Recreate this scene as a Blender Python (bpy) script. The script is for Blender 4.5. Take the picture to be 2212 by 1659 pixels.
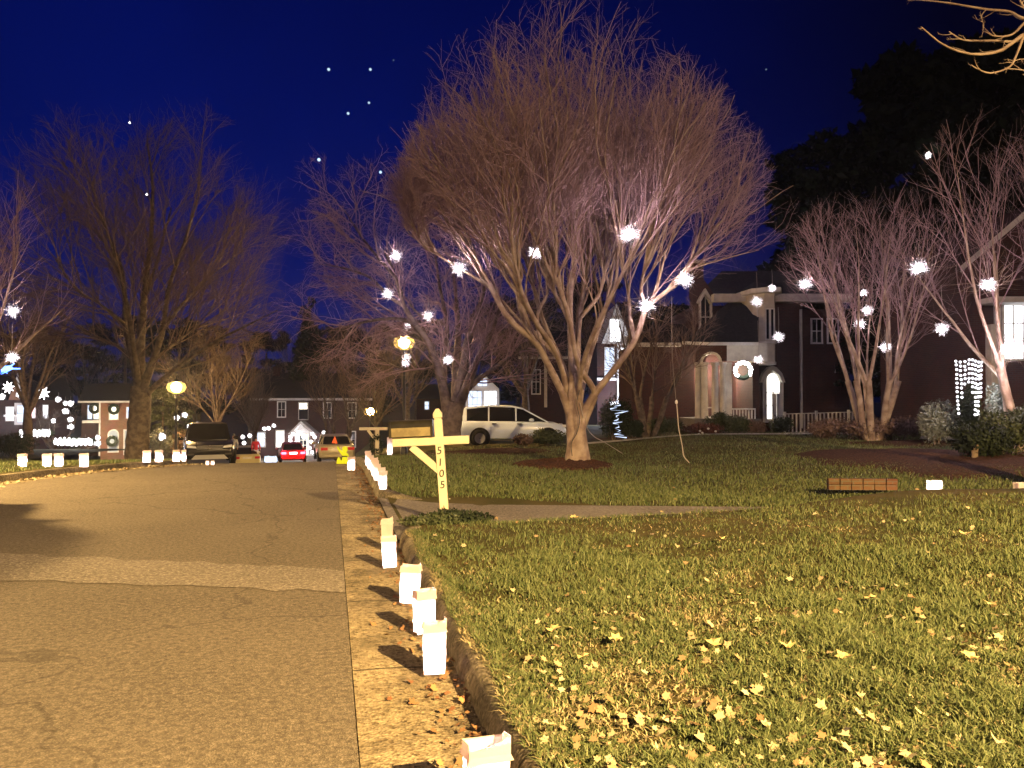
import bpy, math, random
import numpy as np
from mathutils import Vector, Matrix, Euler
R = math.radians
random.seed(11)
scene = bpy.context.scene
for o in list(bpy.data.objects): bpy.data.objects.remove(o)

# ------------------------------------------------------------------ camera
YAW, PITCH, FPX = R(13.3), R(1.05), 1660.0     # FPX: focal length for a 2212 px wide picture
CAMZ = 1.6
cd = bpy.data.cameras.new('camera'); cam = bpy.data.objects.new('camera', cd)
scene.collection.objects.link(cam)
cam.location = (0, 0, CAMZ); cam.rotation_euler = (R(90) + PITCH, 0, -YAW)
cd.sensor_width = 36; cd.lens = 36 * FPX / 2212; cd.clip_end = 2000; cd.clip_start = 0.05
scene.camera = cam
# ------------------------------------------------------------------ render / world / sun
scene.render.engine = 'CYCLES'
scene.cycles.use_denoising = True
try: scene.cycles.denoiser = 'OPENIMAGEDENOISE'
except Exception: pass
scene.cycles.max_bounces = 5; scene.cycles.diffuse_bounces = 2; scene.cycles.glossy_bounces = 2
scene.cycles.transmission_bounces = 4; scene.cycles.transparent_max_bounces = 6
scene.cycles.sample_clamp_indirect = 2.0
scene.cycles.use_light_tree = True
scene.cycles.caustics_reflective = False; scene.cycles.caustics_refractive = False
scene.view_settings.view_transform = 'Standard'; scene.view_settings.look = 'None'
scene.view_settings.exposure = 0.82; scene.view_settings.gamma = 1.0
SUN_EL, SUN_ROT = R(-6.5), R(215)
w = bpy.data.worlds.new("World"); scene.world = w; w.use_nodes = True
nt = w.node_tree; nt.nodes.clear()
sky = nt.nodes.new('ShaderNodeTexSky'); sky.sky_type = 'NISHITA'; sky.sun_disc = False
sky.sun_elevation = R(9); sky.sun_rotation = SUN_ROT; sky.air_density = 1.0; sky.dust_density = 0.2; sky.ozone_density = 4.0
mul = nt.nodes.new('ShaderNodeMixRGB'); mul.blend_type = 'MULTIPLY'; mul.inputs[0].default_value = 1
mul.inputs[2].default_value = (0.0042, 0.0148, 0.160, 1)
bg = nt.nodes.new('ShaderNodeBackground'); bg.inputs[1].default_value = 0.08
out = nt.nodes.new('ShaderNodeOutputWorld')
nt.links.new(sky.outputs[0], mul.inputs[1])
# soft variation of thin night cloud, and dots painted in for lens reflections
tc = nt.nodes.new('ShaderNodeTexCoord')
nz = nt.nodes.new('ShaderNodeTexNoise'); nz.inputs['Scale'].default_value = 2.2; nz.inputs['Detail'].default_value = 3
nt.links.new(tc.outputs['Generated'], nz.inputs['Vector'])
mr = nt.nodes.new('ShaderNodeMapRange'); mr.inputs[1].default_value = .3; mr.inputs[2].default_value = .75
mr.inputs[3].default_value = .75; mr.inputs[4].default_value = 1.5
nt.links.new(nz.outputs['Fac'], mr.inputs[0])
# darker towards the right of the street, away from the town's glow
dpx = nt.nodes.new('ShaderNodeVectorMath'); dpx.operation = 'DOT_PRODUCT'; dpx.inputs[1].default_value = (.973, -.23, .15); nt.links.new(tc.outputs['Generated'], dpx.inputs[0])
mrx = nt.nodes.new('ShaderNodeMapRange'); mrx.inputs[1].default_value = -.2; mrx.inputs[2].default_value = .52; mrx.inputs[3].default_value = 1.15; mrx.inputs[4].default_value = .12; nt.links.new(dpx.outputs['Value'], mrx.inputs[0])
mmx = nt.nodes.new('ShaderNodeMath'); mmx.operation = 'MULTIPLY'; nt.links.new(mr.outputs[0], mmx.inputs[0]); nt.links.new(mrx.outputs[0], mmx.inputs[1])
m2 = nt.nodes.new('ShaderNodeVectorMath'); m2.operation = 'SCALE'
nt.links.new(mul.outputs[0], m2.inputs[0]); nt.links.new(mmx.outputs[0], m2.inputs['Scale'])
last = m2.outputs[0]
def sky_dot(az_u, az_v, size, col, strength):
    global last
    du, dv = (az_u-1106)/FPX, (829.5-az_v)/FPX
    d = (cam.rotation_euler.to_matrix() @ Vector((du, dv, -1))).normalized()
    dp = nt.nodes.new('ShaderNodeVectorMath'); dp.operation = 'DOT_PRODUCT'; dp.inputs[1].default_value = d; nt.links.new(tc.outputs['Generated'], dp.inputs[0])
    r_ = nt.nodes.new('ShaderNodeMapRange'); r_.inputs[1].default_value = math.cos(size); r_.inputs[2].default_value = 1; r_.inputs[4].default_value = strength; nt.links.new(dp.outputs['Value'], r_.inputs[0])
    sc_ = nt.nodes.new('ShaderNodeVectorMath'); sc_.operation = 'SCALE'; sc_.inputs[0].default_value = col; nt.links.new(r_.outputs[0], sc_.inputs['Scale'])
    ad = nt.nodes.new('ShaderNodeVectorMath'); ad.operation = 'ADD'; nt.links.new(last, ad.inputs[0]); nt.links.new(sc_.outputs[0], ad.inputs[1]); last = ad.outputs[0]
for su, sv, ss in ((710,150,10),(800,150,9),(797,222,7),(752,245,9),(689,345,14),(822,372,12),(1655,150,1.5),(850,130,1.2)): sky_dot(su, sv, .0011+.00009*ss, (.6,.85,1.0), ss)  # lens reflections imitated as points in the sky, plus two faint specks
nt.links.new(last, bg.inputs[0])
nt.links.new(bg.outputs[0], out.inputs[0])
sl = bpy.data.lights.new('fill_sun', 'SUN'); sl.energy = 0.035; sl.angle = R(12); sl.color = (.75, .8, 1)  # weak sun added as a faint fill, no moon in view
so = bpy.data.objects.new('fill_sun', sl); scene.collection.objects.link(so); so.rotation_euler = (R(50), 0, R(-40))

# ------------------------------------------------------------------ pixel helpers (2212 x 1659 photo pixels)
CM = cam.rotation_euler.to_matrix()
CO = Vector(cam.location)
def ray(u, v):
    return CM @ Vector(((u - 1106) / FPX, (829.5 - v) / FPX, -1))
FW = Vector((math.sin(YAW), math.cos(YAW), 0)); RT = Vector((math.cos(YAW), -math.sin(YAW), 0))
def W(u, v, d):
    r = ray(u, v); return CO + r * (d / r.dot(FW))
def G(u, v, z=0.0):
    r = ray(u, v); return CO + r * ((z - CO.z) / r.z)
def S(d): return FPX / d

# ------------------------------------------------------------------ terrain
def sstep(a, b, x):
    t = np.clip((np.asarray(x, float) - a) / (b - a), 0, 1); return t * t * (3 - 2 * t)
def RZ(y):
    y = np.asarray(y, float)
    z = -.08 * 2 * np.logaddexp(0, (y - 20) / 2)
    return z + (-5.0 - z) * sstep(70, 95, y)
def curbL(y):
    y = np.asarray(y, float)
    return -7.6 + 1.2 * sstep(6, 17, y) + 2.3 * sstep(15, 24, y) - 9 * sstep(24, 40, y) - 10*sstep(60,80,y)
def TZ(x, y):
    x = np.asarray(x, float); y = np.asarray(y, float)
    yard = .14 + RZ(y)
    # right hand yards
    g = -.10 - .12 * sstep(22, 30, y) * (1 - sstep(9, 14, x)) + .33 * sstep(8, 14, x) * (1 - sstep(26, 32, y)) - 1.8*sstep(45, 70, y)
    far = yard + (g - yard) * sstep(1.6, 6.5, x)
    far = np.where(y < 16, .10 + (g - .10) * sstep(1.6, 6.5, x) * 1.0, far)
    b = sstep(12, 18, y)
    lo = .10 + (g - .10) * sstep(1.6, 6.5, x)
    hi = yard + (g - yard) * sstep(1.6, 6.5, x)
    far = lo * (1 - b) + hi * b
    mound = .13 + .235 * sstep(3.0, 8.5, x)
    drive = .02 - .20 * sstep(1.2, 6, x)
    yf = 11.6 - .30*np.clip(x-1, 0, 6)
    k1 = 1 - sstep(8.8, 9.75, y)
    k2 = sstep(0, 1.3, y - yf)
    right = mound * k1 + drive * (1 - k1) * (1 - k2) + far * k2
    # left yards
    left = yard + .8 * sstep(35, 60, y) + .25 * sstep(-9, -16, x)
    return np.where(x > 0, right, left)
def T(x, y): return float(TZ(x, y))
def ground_at(u, d):
    """point on the terrain in column u at forward distance d"""
    p = W(u, 860, d); return Vector((p.x, p.y, T(p.x, p.y)))

# ------------------------------------------------------------------ object helpers
def link(o): scene.collection.objects.link(o); return o
def tag(o, label=None, cat=None, group=None, kind=None):
    if label: o['label'] = label
    if cat: o['category'] = cat
    if group: o['group'] = group
    if kind: o['kind'] = kind
    return o
def thing(name, label, cat, loc=(0, 0, 0), rotz=0, group=None):
    o = bpy.data.objects.new(name, None); link(o); o.empty_display_size = .2
    o.location = loc; o.rotation_euler = (0, 0, rotz)
    return tag(o, label, cat, group)
def lamp(name, loc, power, color, parent=None, radius=.05, spot=None, rot=None):
    l = bpy.data.lights.new(name, 'SPOT' if spot else 'POINT'); l.energy = power; l.color = color
    l.shadow_soft_size = radius
    if spot: l.spot_size = R(spot); l.spot_blend = .5
    o = bpy.data.objects.new(name, l); link(o); o.location = loc
    if rot: o.rotation_euler = rot
    if parent: o.parent = parent
    return o
class MB:
    def __init__(s): s.v = []; s.f = []
    def add(s, vs, fs):
        b = len(s.v); s.v += [tuple(p) for p in vs]; s.f += [tuple(i + b for i in f) for f in fs]; return s
    def box(s, x0, x1, y0, y1, z0, z1):
        return s.add([(x0,y0,z0),(x1,y0,z0),(x1,y1,z0),(x0,y1,z0),(x0,y0,z1),(x1,y0,z1),(x1,y1,z1),(x0,y1,z1)],
                     [(0,3,2,1),(4,5,6,7),(0,1,5,4),(1,2,6,5),(2,3,7,6),(3,0,4,7)])
    def obox(s, c, a, b, h, w_, z0, z1): pass
    def bar(s, p, q, wx, wz, up=(0,0,1)):
        p = Vector(p); q = Vector(q); d = (q - p).normalized(); up = Vector(up)
        if abs(d.dot(up)) > .98: up = Vector((0,1,0))
        sx = d.cross(up).normalized() * wx / 2; sz = sx.normalized().cross(d).normalized() * wz / 2
        vs = [e + a * sx + b * sz for e in (p, q) for a, b in ((-1,-1),(1,-1),(1,1),(-1,1))]
        return s.add(vs, [(0,1,2,3),(7,6,5,4),(0,4,5,1),(1,5,6,2),(2,6,7,3),(3,7,4,0)])
    def tube(s, pts, rad, n=6, cap=True):
        pts = [Vector(p) for p in pts]
        if not hasattr(rad, '__len__'): rad = [rad] * len(pts)
        b = len(s.v); m = len(pts); nrm = None
        for i, p in enumerate(pts):
            t = (pts[min(i+1, m-1)] - pts[max(i-1, 0)])
            t = t.normalized() if t.length > 1e-9 else Vector((0,0,1))
            if nrm is None:
                nrm = t.cross(Vector((0,0,1)));
                if nrm.length < .05: nrm = t.cross(Vector((1,0,0)))
            nrm = (nrm - t * nrm.dot(t)).normalized(); bi = t.cross(nrm)
            for k in range(n):
                a = 2*math.pi*k/n
                s.v.append(tuple(p + (nrm*math.cos(a) + bi*math.sin(a))*rad[i]))
        for i in range(m-1):
            for k in range(n):
                k2 = (k+1) % n
                s.f.append((b+i*n+k, b+i*n+k2, b+(i+1)*n+k2, b+(i+1)*n+k))
        if cap:
            s.f.append(tuple(b+k for k in range(n))[::-1]); s.f.append(tuple(b+(m-1)*n+k for k in range(n)))
        return s
    def lathe(s, prof, n=16, c=(0,0,0)):
        b = len(s.v)
        for r, z in prof:
            for k in range(n):
                a = 2*math.pi*k/n; s.v.append((c[0]+r*math.cos(a), c[1]+r*math.sin(a), c[2]+z))
        for i in range(len(prof)-1):
            for k in range(n):
                k2 = (k+1) % n
                s.f.append((b+i*n+k, b+i*n+k2, b+(i+1)*n+k2, b+(i+1)*n+k))
        return s
    def sphere(s, c, r, n=8, m=6, sz=1.0):
        pr = [(max(r*math.sin(math.pi*i/m), 1e-4), -r*sz*math.cos(math.pi*i/m)) for i in range(m+1)]
        return s.lathe(pr, n, c)
    def octa(s, c, r):
        x, y, z = c
        return s.add([(x+r,y,z),(x,y+r,z),(x-r,y,z),(x,y-r,z),(x,y,z+r),(x,y,z-r)],
                     [(0,1,4),(1,2,4),(2,3,4),(3,0,4),(1,0,5),(2,1,5),(3,2,5),(0,3,5)])
    def prism(s, poly, y0, y1):
        """poly in x,z extruded along y"""
        n = len(poly)
        vs = [(x, y0, z) for x, z in poly] + [(x, y1, z) for x, z in poly]
        return s.add(vs, [tuple(range(n)), tuple(range(2*n-1, n-1, -1))] + [(i, i+n, (i+1) % n+n, (i+1) % n) for i in range(n)])
    def quad(s, a, b, c, d): return s.add([a, b, c, d], [(0,1,2,3)])
    def build(s, name, mat, parent=None, smooth=False, loc=None):
        me = bpy.data.meshes.new(name); me.from_pydata(s.v, [], s.f); me.update()
        if smooth: me.polygons.foreach_set('use_smooth', [True]*len(me.polygons))
        if mat: me.materials.append(mat)
        o = bpy.data.objects.new(name, me); link(o)
        if parent: o.parent = parent
        if loc is not None: o.location = loc
        return o
def bevel(o, w_=.01, seg=2):
    m = o.modifiers.new('bevel', 'BEVEL'); m.width = w_; m.segments = seg; m.limit_method = 'ANGLE'; return o
def np_mesh(name, verts, faces_flat, loop_total, mat, parent=None, smooth=False):
    me = bpy.data.meshes.new(name)
    me.vertices.add(len(verts)); me.vertices.foreach_set('co', np.asarray(verts, np.float32).ravel())
    lt = np.asarray(loop_total, np.int32); me.loops.add(int(lt.sum())); me.loops.foreach_set('vertex_index', np.asarray(faces_flat, np.int32))
    me.polygons.add(len(lt)); me.polygons.foreach_set('loop_start', np.concatenate([[0], np.cumsum(lt)[:-1]]).astype(np.int32))
    me.polygons.foreach_set('loop_total', lt)
    if smooth: me.polygons.foreach_set('use_smooth', np.ones(len(lt), bool))
    me.update(calc_edges=True); me.validate()
    me.materials.append(mat); o = bpy.data.objects.new(name, me); link(o)
    if parent: o.parent = parent
    return o
def copy_tree(o, parent=None):
    kids = [c for c in scene.objects if c.parent == o]
    c = o.copy(); link(c)
    if parent: c.parent = parent
    for k in kids: copy_tree(k, c)
    return c

# ------------------------------------------------------------------ materials
def mat(name, col, rough=.8, col2=None, scale=5, detail=4, spec=.3, metal=0, bump=0, bscale=None, island=None, lo=.4, hi=.6, coords='Object'):
    m = bpy.data.materials.new(name); m.use_nodes = True; t = m.node_tree; b = t.nodes['Principled BSDF']
    b.inputs['Base Color'].default_value = (*col, 1); b.inputs['Roughness'].default_value = rough
    b.inputs['Specular IOR Level'].default_value = spec; b.inputs['Metallic'].default_value = metal
    tcn = t.nodes.new('ShaderNodeTexCoord')
    if col2:
        mx = t.nodes.new('ShaderNodeMix'); mx.data_type = 'RGBA'
        mx.inputs[6].default_value = (*col, 1); mx.inputs[7].default_value = (*col2, 1)
        if island:
            g = t.nodes.new('ShaderNodeNewGeometry'); t.links.new(g.outputs['Random Per Island'], mx.inputs[0])
        else:
            n = t.nodes.new('ShaderNodeTexNoise'); n.inputs['Scale'].default_value = scale; n.inputs['Detail'].default_value = detail
            t.links.new(tcn.outputs[coords], n.inputs['Vector'])
            r = t.nodes.new('ShaderNodeMapRange'); r.inputs[1].default_value = lo; r.inputs[2].default_value = hi
            t.links.new(n.outputs['Fac'], r.inputs[0]); t.links.new(r.outputs[0], mx.inputs[0])
        t.links.new(mx.outputs[2], b.inputs['Base Color'])
    if bump:
        n = t.nodes.new('ShaderNodeTexNoise'); n.inputs['Scale'].default_value = bscale or scale*4; n.inputs['Detail'].default_value = 4
        t.links.new(tcn.outputs[coords], n.inputs['Vector'])
        bm = t.nodes.new('ShaderNodeBump'); bm.inputs['Strength'].default_value = bump; bm.inputs['Distance'].default_value = .02
        t.links.new(n.outputs['Fac'], bm.inputs['Height']); t.links.new(bm.outputs[0], b.inputs['Normal'])
    return m
def emat(name, col, strength, sample=False):
    m = bpy.data.materials.new(name); m.use_nodes = True; t = m.node_tree; t.nodes.clear()
    e = t.nodes.new('ShaderNodeEmission'); e.inputs[0].default_value = (*col, 1); e.inputs[1].default_value = strength
    o = t.nodes.new('ShaderNodeOutputMaterial'); t.links.new(e.outputs[0], o.inputs[0])
    m.cycles.emission_sampling = 'AUTO' if sample else 'NONE'
    return m
def brickmat(name, c1, c2, mortar, scale=1.0, rough=.85):
    m = mat(name, c1, rough); t = m.node_tree; b = t.nodes['Principled BSDF']
    tcn = t.nodes.new('ShaderNodeTexCoord'); sp = t.nodes.new('ShaderNodeSeparateXYZ'); t.links.new(tcn.outputs['Object'], sp.inputs[0])
    ad = t.nodes.new('ShaderNodeMath'); ad.operation = 'ADD'; t.links.new(sp.outputs[0], ad.inputs[0]); t.links.new(sp.outputs[1], ad.inputs[1])
    cb = t.nodes.new('ShaderNodeCombineXYZ'); t.links.new(ad.outputs[0], cb.inputs[0]); t.links.new(sp.outputs[2], cb.inputs[1])
    br = t.nodes.new('ShaderNodeTexBrick'); t.links.new(cb.outputs[0], br.inputs[0])
    br.inputs['Color1'].default_value = (*c1, 1); br.inputs['Color2'].default_value = (*c2, 1); br.inputs['Mortar'].default_value = (*mortar, 1)
    br.inputs['Scale'].default_value = scale; br.inputs['Brick Width'].default_value = .21; br.inputs['Row Height'].default_value = .075
    br.inputs['Mortar Size'].default_value = .008
    n = t.nodes.new('ShaderNodeTexNoise'); n.inputs['Scale'].default_value = .9; t.links.new(tcn.outputs['Object'], n.inputs[0])
    mm = t.nodes.new('ShaderNodeMix'); mm.data_type = 'RGBA'; mm.blend_type = 'MULTIPLY'; mm.inputs[0].default_value = .5
    t.links.new(br.outputs[0], mm.inputs[6]); t.links.new(n.outputs['Color'], mm.inputs[7]); t.links.new(mm.outputs[2], b.inputs['Base Color'])
    return m
# asphalt: speckled aggregate with hairline cracks
def asphalt(name, c, c2, speck, cracks=True, vs=90, joint=0):
    m = mat(name, c, .85, c2, .7, 5, .25, lo=.35, hi=.65); t = m.node_tree; b = t.nodes['Principled BSDF']
    src = b.inputs['Base Color'].links[0].from_socket
    tcn = [n for n in t.nodes if n.type == 'TEX_COORD'][0]
    vo = t.nodes.new('ShaderNodeTexVoronoi'); vo.inputs['Scale'].default_value = vs; t.links.new(tcn.outputs['Object'], vo.inputs['Vector'])
    sp = t.nodes.new('ShaderNodeSeparateColor'); t.links.new(vo.outputs['Color'], sp.inputs[0])
    r = t.nodes.new('ShaderNodeMapRange'); r.inputs[1].default_value = .55; r.inputs[2].default_value = 1; t.links.new(sp.outputs[0], r.inputs[0])
    mx = t.nodes.new('ShaderNodeMix'); mx.data_type = 'RGBA'; t.links.new(r.outputs[0], mx.inputs[0]); t.links.new(src, mx.inputs[6]); mx.inputs[7].default_value = (*speck, 1)
    last = mx.outputs[2]
    n3 = t.nodes.new('ShaderNodeTexNoise'); n3.inputs['Scale'].default_value = 26; n3.inputs['Detail'].default_value = 5; t.links.new(tcn.outputs['Object'], n3.inputs[0])
    r3 = t.nodes.new('ShaderNodeMapRange'); r3.inputs[1].default_value = .3; r3.inputs[2].default_value = .7; r3.inputs[3].default_value = .62; r3.inputs[4].default_value = 1.3; t.links.new(n3.outputs['Fac'], r3.inputs[0])
    m3 = t.nodes.new('ShaderNodeVectorMath'); m3.operation = 'SCALE'; t.links.new(last, m3.inputs[0]); t.links.new(r3.outputs[0], m3.inputs['Scale']); last = m3.outputs[0]
    if cracks:
        n2 = t.nodes.new('ShaderNodeTexNoise'); n2.inputs['Scale'].default_value = 1.6; n2.inputs['Detail'].default_value = 6; t.links.new(tcn.outputs['Object'], n2.inputs[0])
        va = t.nodes.new('ShaderNodeVectorMath'); va.operation = 'MULTIPLY_ADD'; va.inputs[1].default_value = (.9, .9, 0)
        t.links.new(n2.outputs['Color'], va.inputs[0]); t.links.new(tcn.outputs['Object'], va.inputs[2])
        v2 = t.nodes.new('ShaderNodeTexVoronoi'); v2.feature = 'DISTANCE_TO_EDGE'; v2.inputs['Scale'].default_value = .27; t.links.new(va.outputs[0], v2.inputs['Vector'])
        r2 = t.nodes.new('ShaderNodeMapRange'); r2.inputs[1].default_value = .0015; r2.inputs[2].default_value = .005; r2.inputs[3].default_value = .70; r2.inputs[4].default_value = 1
        t.links.new(v2.outputs['Distance'], r2.inputs[0])
        m4 = t.nodes.new('ShaderNodeVectorMath'); m4.operation = 'SCALE'; t.links.new(last, m4.inputs[0]); t.links.new(r2.outputs[0], m4.inputs['Scale']); last = m4.outputs[0]
    if joint:
        sx = t.nodes.new('ShaderNodeSeparateXYZ'); t.links.new(tcn.outputs['Object'], sx.inputs[0])
        n5 = t.nodes.new('ShaderNodeTexNoise'); n5.inputs['Scale'].default_value = 3; t.links.new(tcn.outputs['Object'], n5.inputs[0])
        ma = t.nodes.new('ShaderNodeMath'); ma.operation = 'MULTIPLY_ADD'; ma.inputs[1].default_value = .05; t.links.new(n5.outputs['Fac'], ma.inputs[0]); t.links.new(sx.outputs[1], ma.inputs[2])
        pp = t.nodes.new('ShaderNodeMath'); pp.operation = 'PINGPONG'; pp.inputs[1].default_value = joint/2; t.links.new(ma.outputs[0], pp.inputs[0])
        r5 = t.nodes.new('ShaderNodeMapRange'); r5.inputs[1].default_value = .006; r5.inputs[2].default_value = .016; r5.inputs[3].default_value = .25; r5.inputs[4].default_value = 1; t.links.new(pp.outputs[0], r5.inputs[0])
        m6 = t.nodes.new('ShaderNodeVectorMath'); m6.operation = 'SCALE'; t.links.new(last, m6.inputs[0]); t.links.new(r5.outputs[0], m6.inputs['Scale']); last = m6.outputs[0]
        # damp and leaf stains
        n6 = t.nodes.new('ShaderNodeTexNoise'); n6.inputs['Scale'].default_value = 1.7; n6.inputs['Detail'].default_value = 7; n6.inputs['Roughness'].default_value = .7; t.links.new(tcn.outputs['Object'], n6.inputs[0])
        r6 = t.nodes.new('ShaderNodeMapRange'); r6.inputs[1].default_value = .42; r6.inputs[2].default_value = .6; r6.inputs[3].default_value = .5; r6.inputs[4].default_value = 1.05; t.links.new(n6.outputs['Fac'], r6.inputs[0])
        m7 = t.nodes.new('ShaderNodeVectorMath'); m7.operation = 'SCALE'; t.links.new(last, m7.inputs[0]); t.links.new(r6.outputs[0], m7.inputs['Scale']); last = m7.outputs[0]
    t.links.new(last, b.inputs['Base Color'])
    bm = t.nodes.new('ShaderNodeBump'); bm.inputs['Strength'].default_value = .6; bm.inputs['Distance'].default_value = .01
    t.links.new(vo.outputs['Distance'], bm.inputs['Height']); t.links.new(bm.outputs[0], b.inputs['Normal'])
    return m
M = {}
M['asphalt'] = asphalt('asphalt', (.125,.104,.078), (.155,.130,.098), (.25,.215,.165), True, 130)
M['patch'] = asphalt('patched_asphalt', (.165,.142,.112), (.215,.185,.148), (.36,.32,.26), False, 75)
M['gutter'] = asphalt('gutter_concrete', (.30,.25,.17), (.40,.33,.20), (.16,.12,.07), False, 60, 1.55)
M['kerb'] = asphalt('kerb_concrete', (.22,.19,.14), (.34,.29,.20), (.15,.13,.08), False, 50, 3.1)
M['drive'] = asphalt('driveway_concrete', (.13,.115,.105), (.20,.18,.165), (.25,.22,.19), True, 60)
M['walk'] = mat('walk_concrete', (.38,.36,.32), .9, (.48,.45,.40), 3)
M['lawn'] = mat('lawn_soil', (.055,.052,.020), .95, (.085,.070,.030), 1.3, 6, .1, bump=.8, bscale=40)
M['earth'] = mat('earth', (.03,.03,.018), .95, (.045,.035,.025), .3)
M['mulch'] = mat('mulch', (.035,.018,.012), .95, (.085,.042,.026), 22, 6, .1, bump=1, bscale=45)
M['grass'] = mat('grass_blades', (.045,.075,.024), .6, (.17,.19,.08), island=True, spec=.3)
M['straw'] = mat('dry_grass', (.26,.22,.12), .7, (.36,.31,.18), island=True)
M['leaf'] = mat('fallen_leaf', (.55,.50,.32), .6, (.26,.16,.08), island=True)
M['leafbig'] = mat('yellow_leaf', (.58,.48,.22), .6, (.46,.34,.16), 12)
M['litter'] = mat('leaf_litter', (.20,.09,.045), .8, (.36,.22,.10), island=True)
M['myrtle'] = mat('smooth_bark', (.42,.33,.25), .7, (.24,.17,.13), 3.5, 6, .3, bump=.5, bscale=14)
M['bark'] = mat('oak_bark', (.17,.135,.10), .9, (.09,.07,.055), 6, 6, .2, bump=.8, bscale=20)
M['bark2'] = mat('grey_bark', (.20,.155,.13), .9, (.12,.09,.08), 6, 6, .2)
M['twig'] = mat('twigs', (.28,.18,.20), .85, (.42,.30,.30), island=True)
M['twig2'] = mat('dark_twigs', (.14,.10,.08), .9, (.20,.145,.115), island=True)
M['needle'] = mat('evergreen_leaves', (.010,.018,.009), .8, (.026,.038,.018), island=True)
M['farneedle'] = mat('black_evergreen_leaves', (.004,.007,.004), .9, (.012,.018,.010), island=True, spec=.1)
M['shrub'] = mat('shrub_leaves', (.035,.052,.022), .55, (.085,.10,.05), island=True)
M['silver'] = mat('silvery_leaves', (.16,.18,.15), .6, (.26,.28,.22), island=True)
M['redleaf'] = mat('reddish_leaves', (.10,.035,.025), .7, (.16,.07,.05), island=True)
M['brownleaf'] = mat('brown_leaves', (.12,.075,.06), .7, (.18,.12,.095), island=True)
M['cream'] = mat('cream_paint', (.78,.70,.50), .5, (.68,.60,.42), 3, 5, .4, bump=.1, bscale=60)
M['white'] = mat('white_paint', (.75,.73,.70), .5, (.66,.64,.60), 3)
M['trim'] = mat('stone_trim', (.62,.58,.50), .7, (.52,.48,.42), 4)
M['black'] = mat('black_metal', (.02,.02,.02), .35, spec=.5)
M['plate'] = mat('gold_shine', (.34,.28,.13), .4, (.22,.18,.09), 9, spec=.6)  # lighter gold that stands for the shine on the mailbox side
M['boxmetal'] = mat('dark_mailbox_metal', (.055,.050,.03), .28, (.08,.07,.04), 5, spec=.8, metal=.6)
M['digit'] = mat('black_numerals', (.012,.012,.012), .4)
M['brick'] = brickmat('red_brick', (.085,.026,.020), (.055,.018,.016), (.07,.055,.05))
M['brick2'] = brickmat('orange_brick', (.36,.15,.08), (.27,.11,.06), (.28,.22,.17))
M['brick3'] = brickmat('dull_brick', (.19,.10,.055), (.14,.07,.04), (.16,.13,.10))
M['roof'] = mat('dark_shingles', (.022,.021,.024), .9, (.035,.032,.034), 8, 5, .2)
M['glass'] = mat('dark_glass', (.008,.009,.012), .12, spec=.35)
M['wood'] = mat('weathered_wood', (.22,.17,.12), .8, (.14,.10,.07), 9)
M['cord'] = mat('pale_cord', (.45,.40,.36), .6)
M['winlit'] = emat('warm_lit_window', (1,.93,.72), 1.6)
M['winwhite'] = emat('white_lit_window', (.93,.93,1), 1.9)
M['winblue'] = emat('bluish_lit_window', (.62,.74,1), 1.0)
M['bulb'] = emat('white_bulbs', (1,.88,.95), 3.5)
M['bulbfar'] = emat('white_bulbs_far', (1,.95,.97), 4)
M['blue'] = emat('blue_bulbs', (.08,.22,1), 6)
M['tail'] = emat('red_tail_light', (1,.04,.08), 12)
M['rubber'] = mat('tyre_rubber', (.015,.015,.015), .9)
M['rim'] = mat('alloy_rim', (.35,.35,.36), .3, metal=.9)
M['chrome'] = mat('chrome', (.7,.7,.7), .15, metal=1)
M['redcloth'] = mat('red_cloth', (.55,.02,.04), .8)
M['skin'] = mat('skin', (.55,.33,.24), .6)
M['darkcloth'] = mat('dark_cloth', (.03,.03,.04), .9)
M['lime'] = mat('lime_plastic', (.62,.80,.03), .4)
M['orange'] = mat('orange_flag', (.90,.13,.03), .6)
M['sheath'] = mat('candle_wax', (.8,.7,.5), .5)
def paper(name, tint):
    m = bpy.data.materials.new(name); m.use_nodes = True; t = m.node_tree; t.nodes.clear()
    d = t.nodes.new('ShaderNodeBsdfDiffuse'); d.inputs[0].default_value = (.80,.76,.72,1)
    tr = t.nodes.new('ShaderNodeBsdfTranslucent'); tr.inputs[0].default_value = (*tint, 1)
    mx = t.nodes.new('ShaderNodeMixShader'); mx.inputs[0].default_value = .58; o = t.nodes.new('ShaderNodeOutputMaterial')
    n = t.nodes.new('ShaderNodeTexNoise'); n.inputs['Scale'].default_value = 18; n.inputs['Detail'].default_value = 4
    bm = t.nodes.new('ShaderNodeBump'); bm.inputs['Strength'].default_value = .25; bm.inputs['Distance'].default_value = .01
    t.links.new(n.outputs['Fac'], bm.inputs['Height']); t.links.new(bm.outputs[0], d.inputs['Normal'])
    t.links.new(d.outputs[0], mx.inputs[1]); t.links.new(tr.outputs[0], mx.inputs[2]); t.links.new(mx.outputs[0], o.inputs[0])
    return m
M['paper'] = paper('white_paper', (.95,.80,.82))

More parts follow.
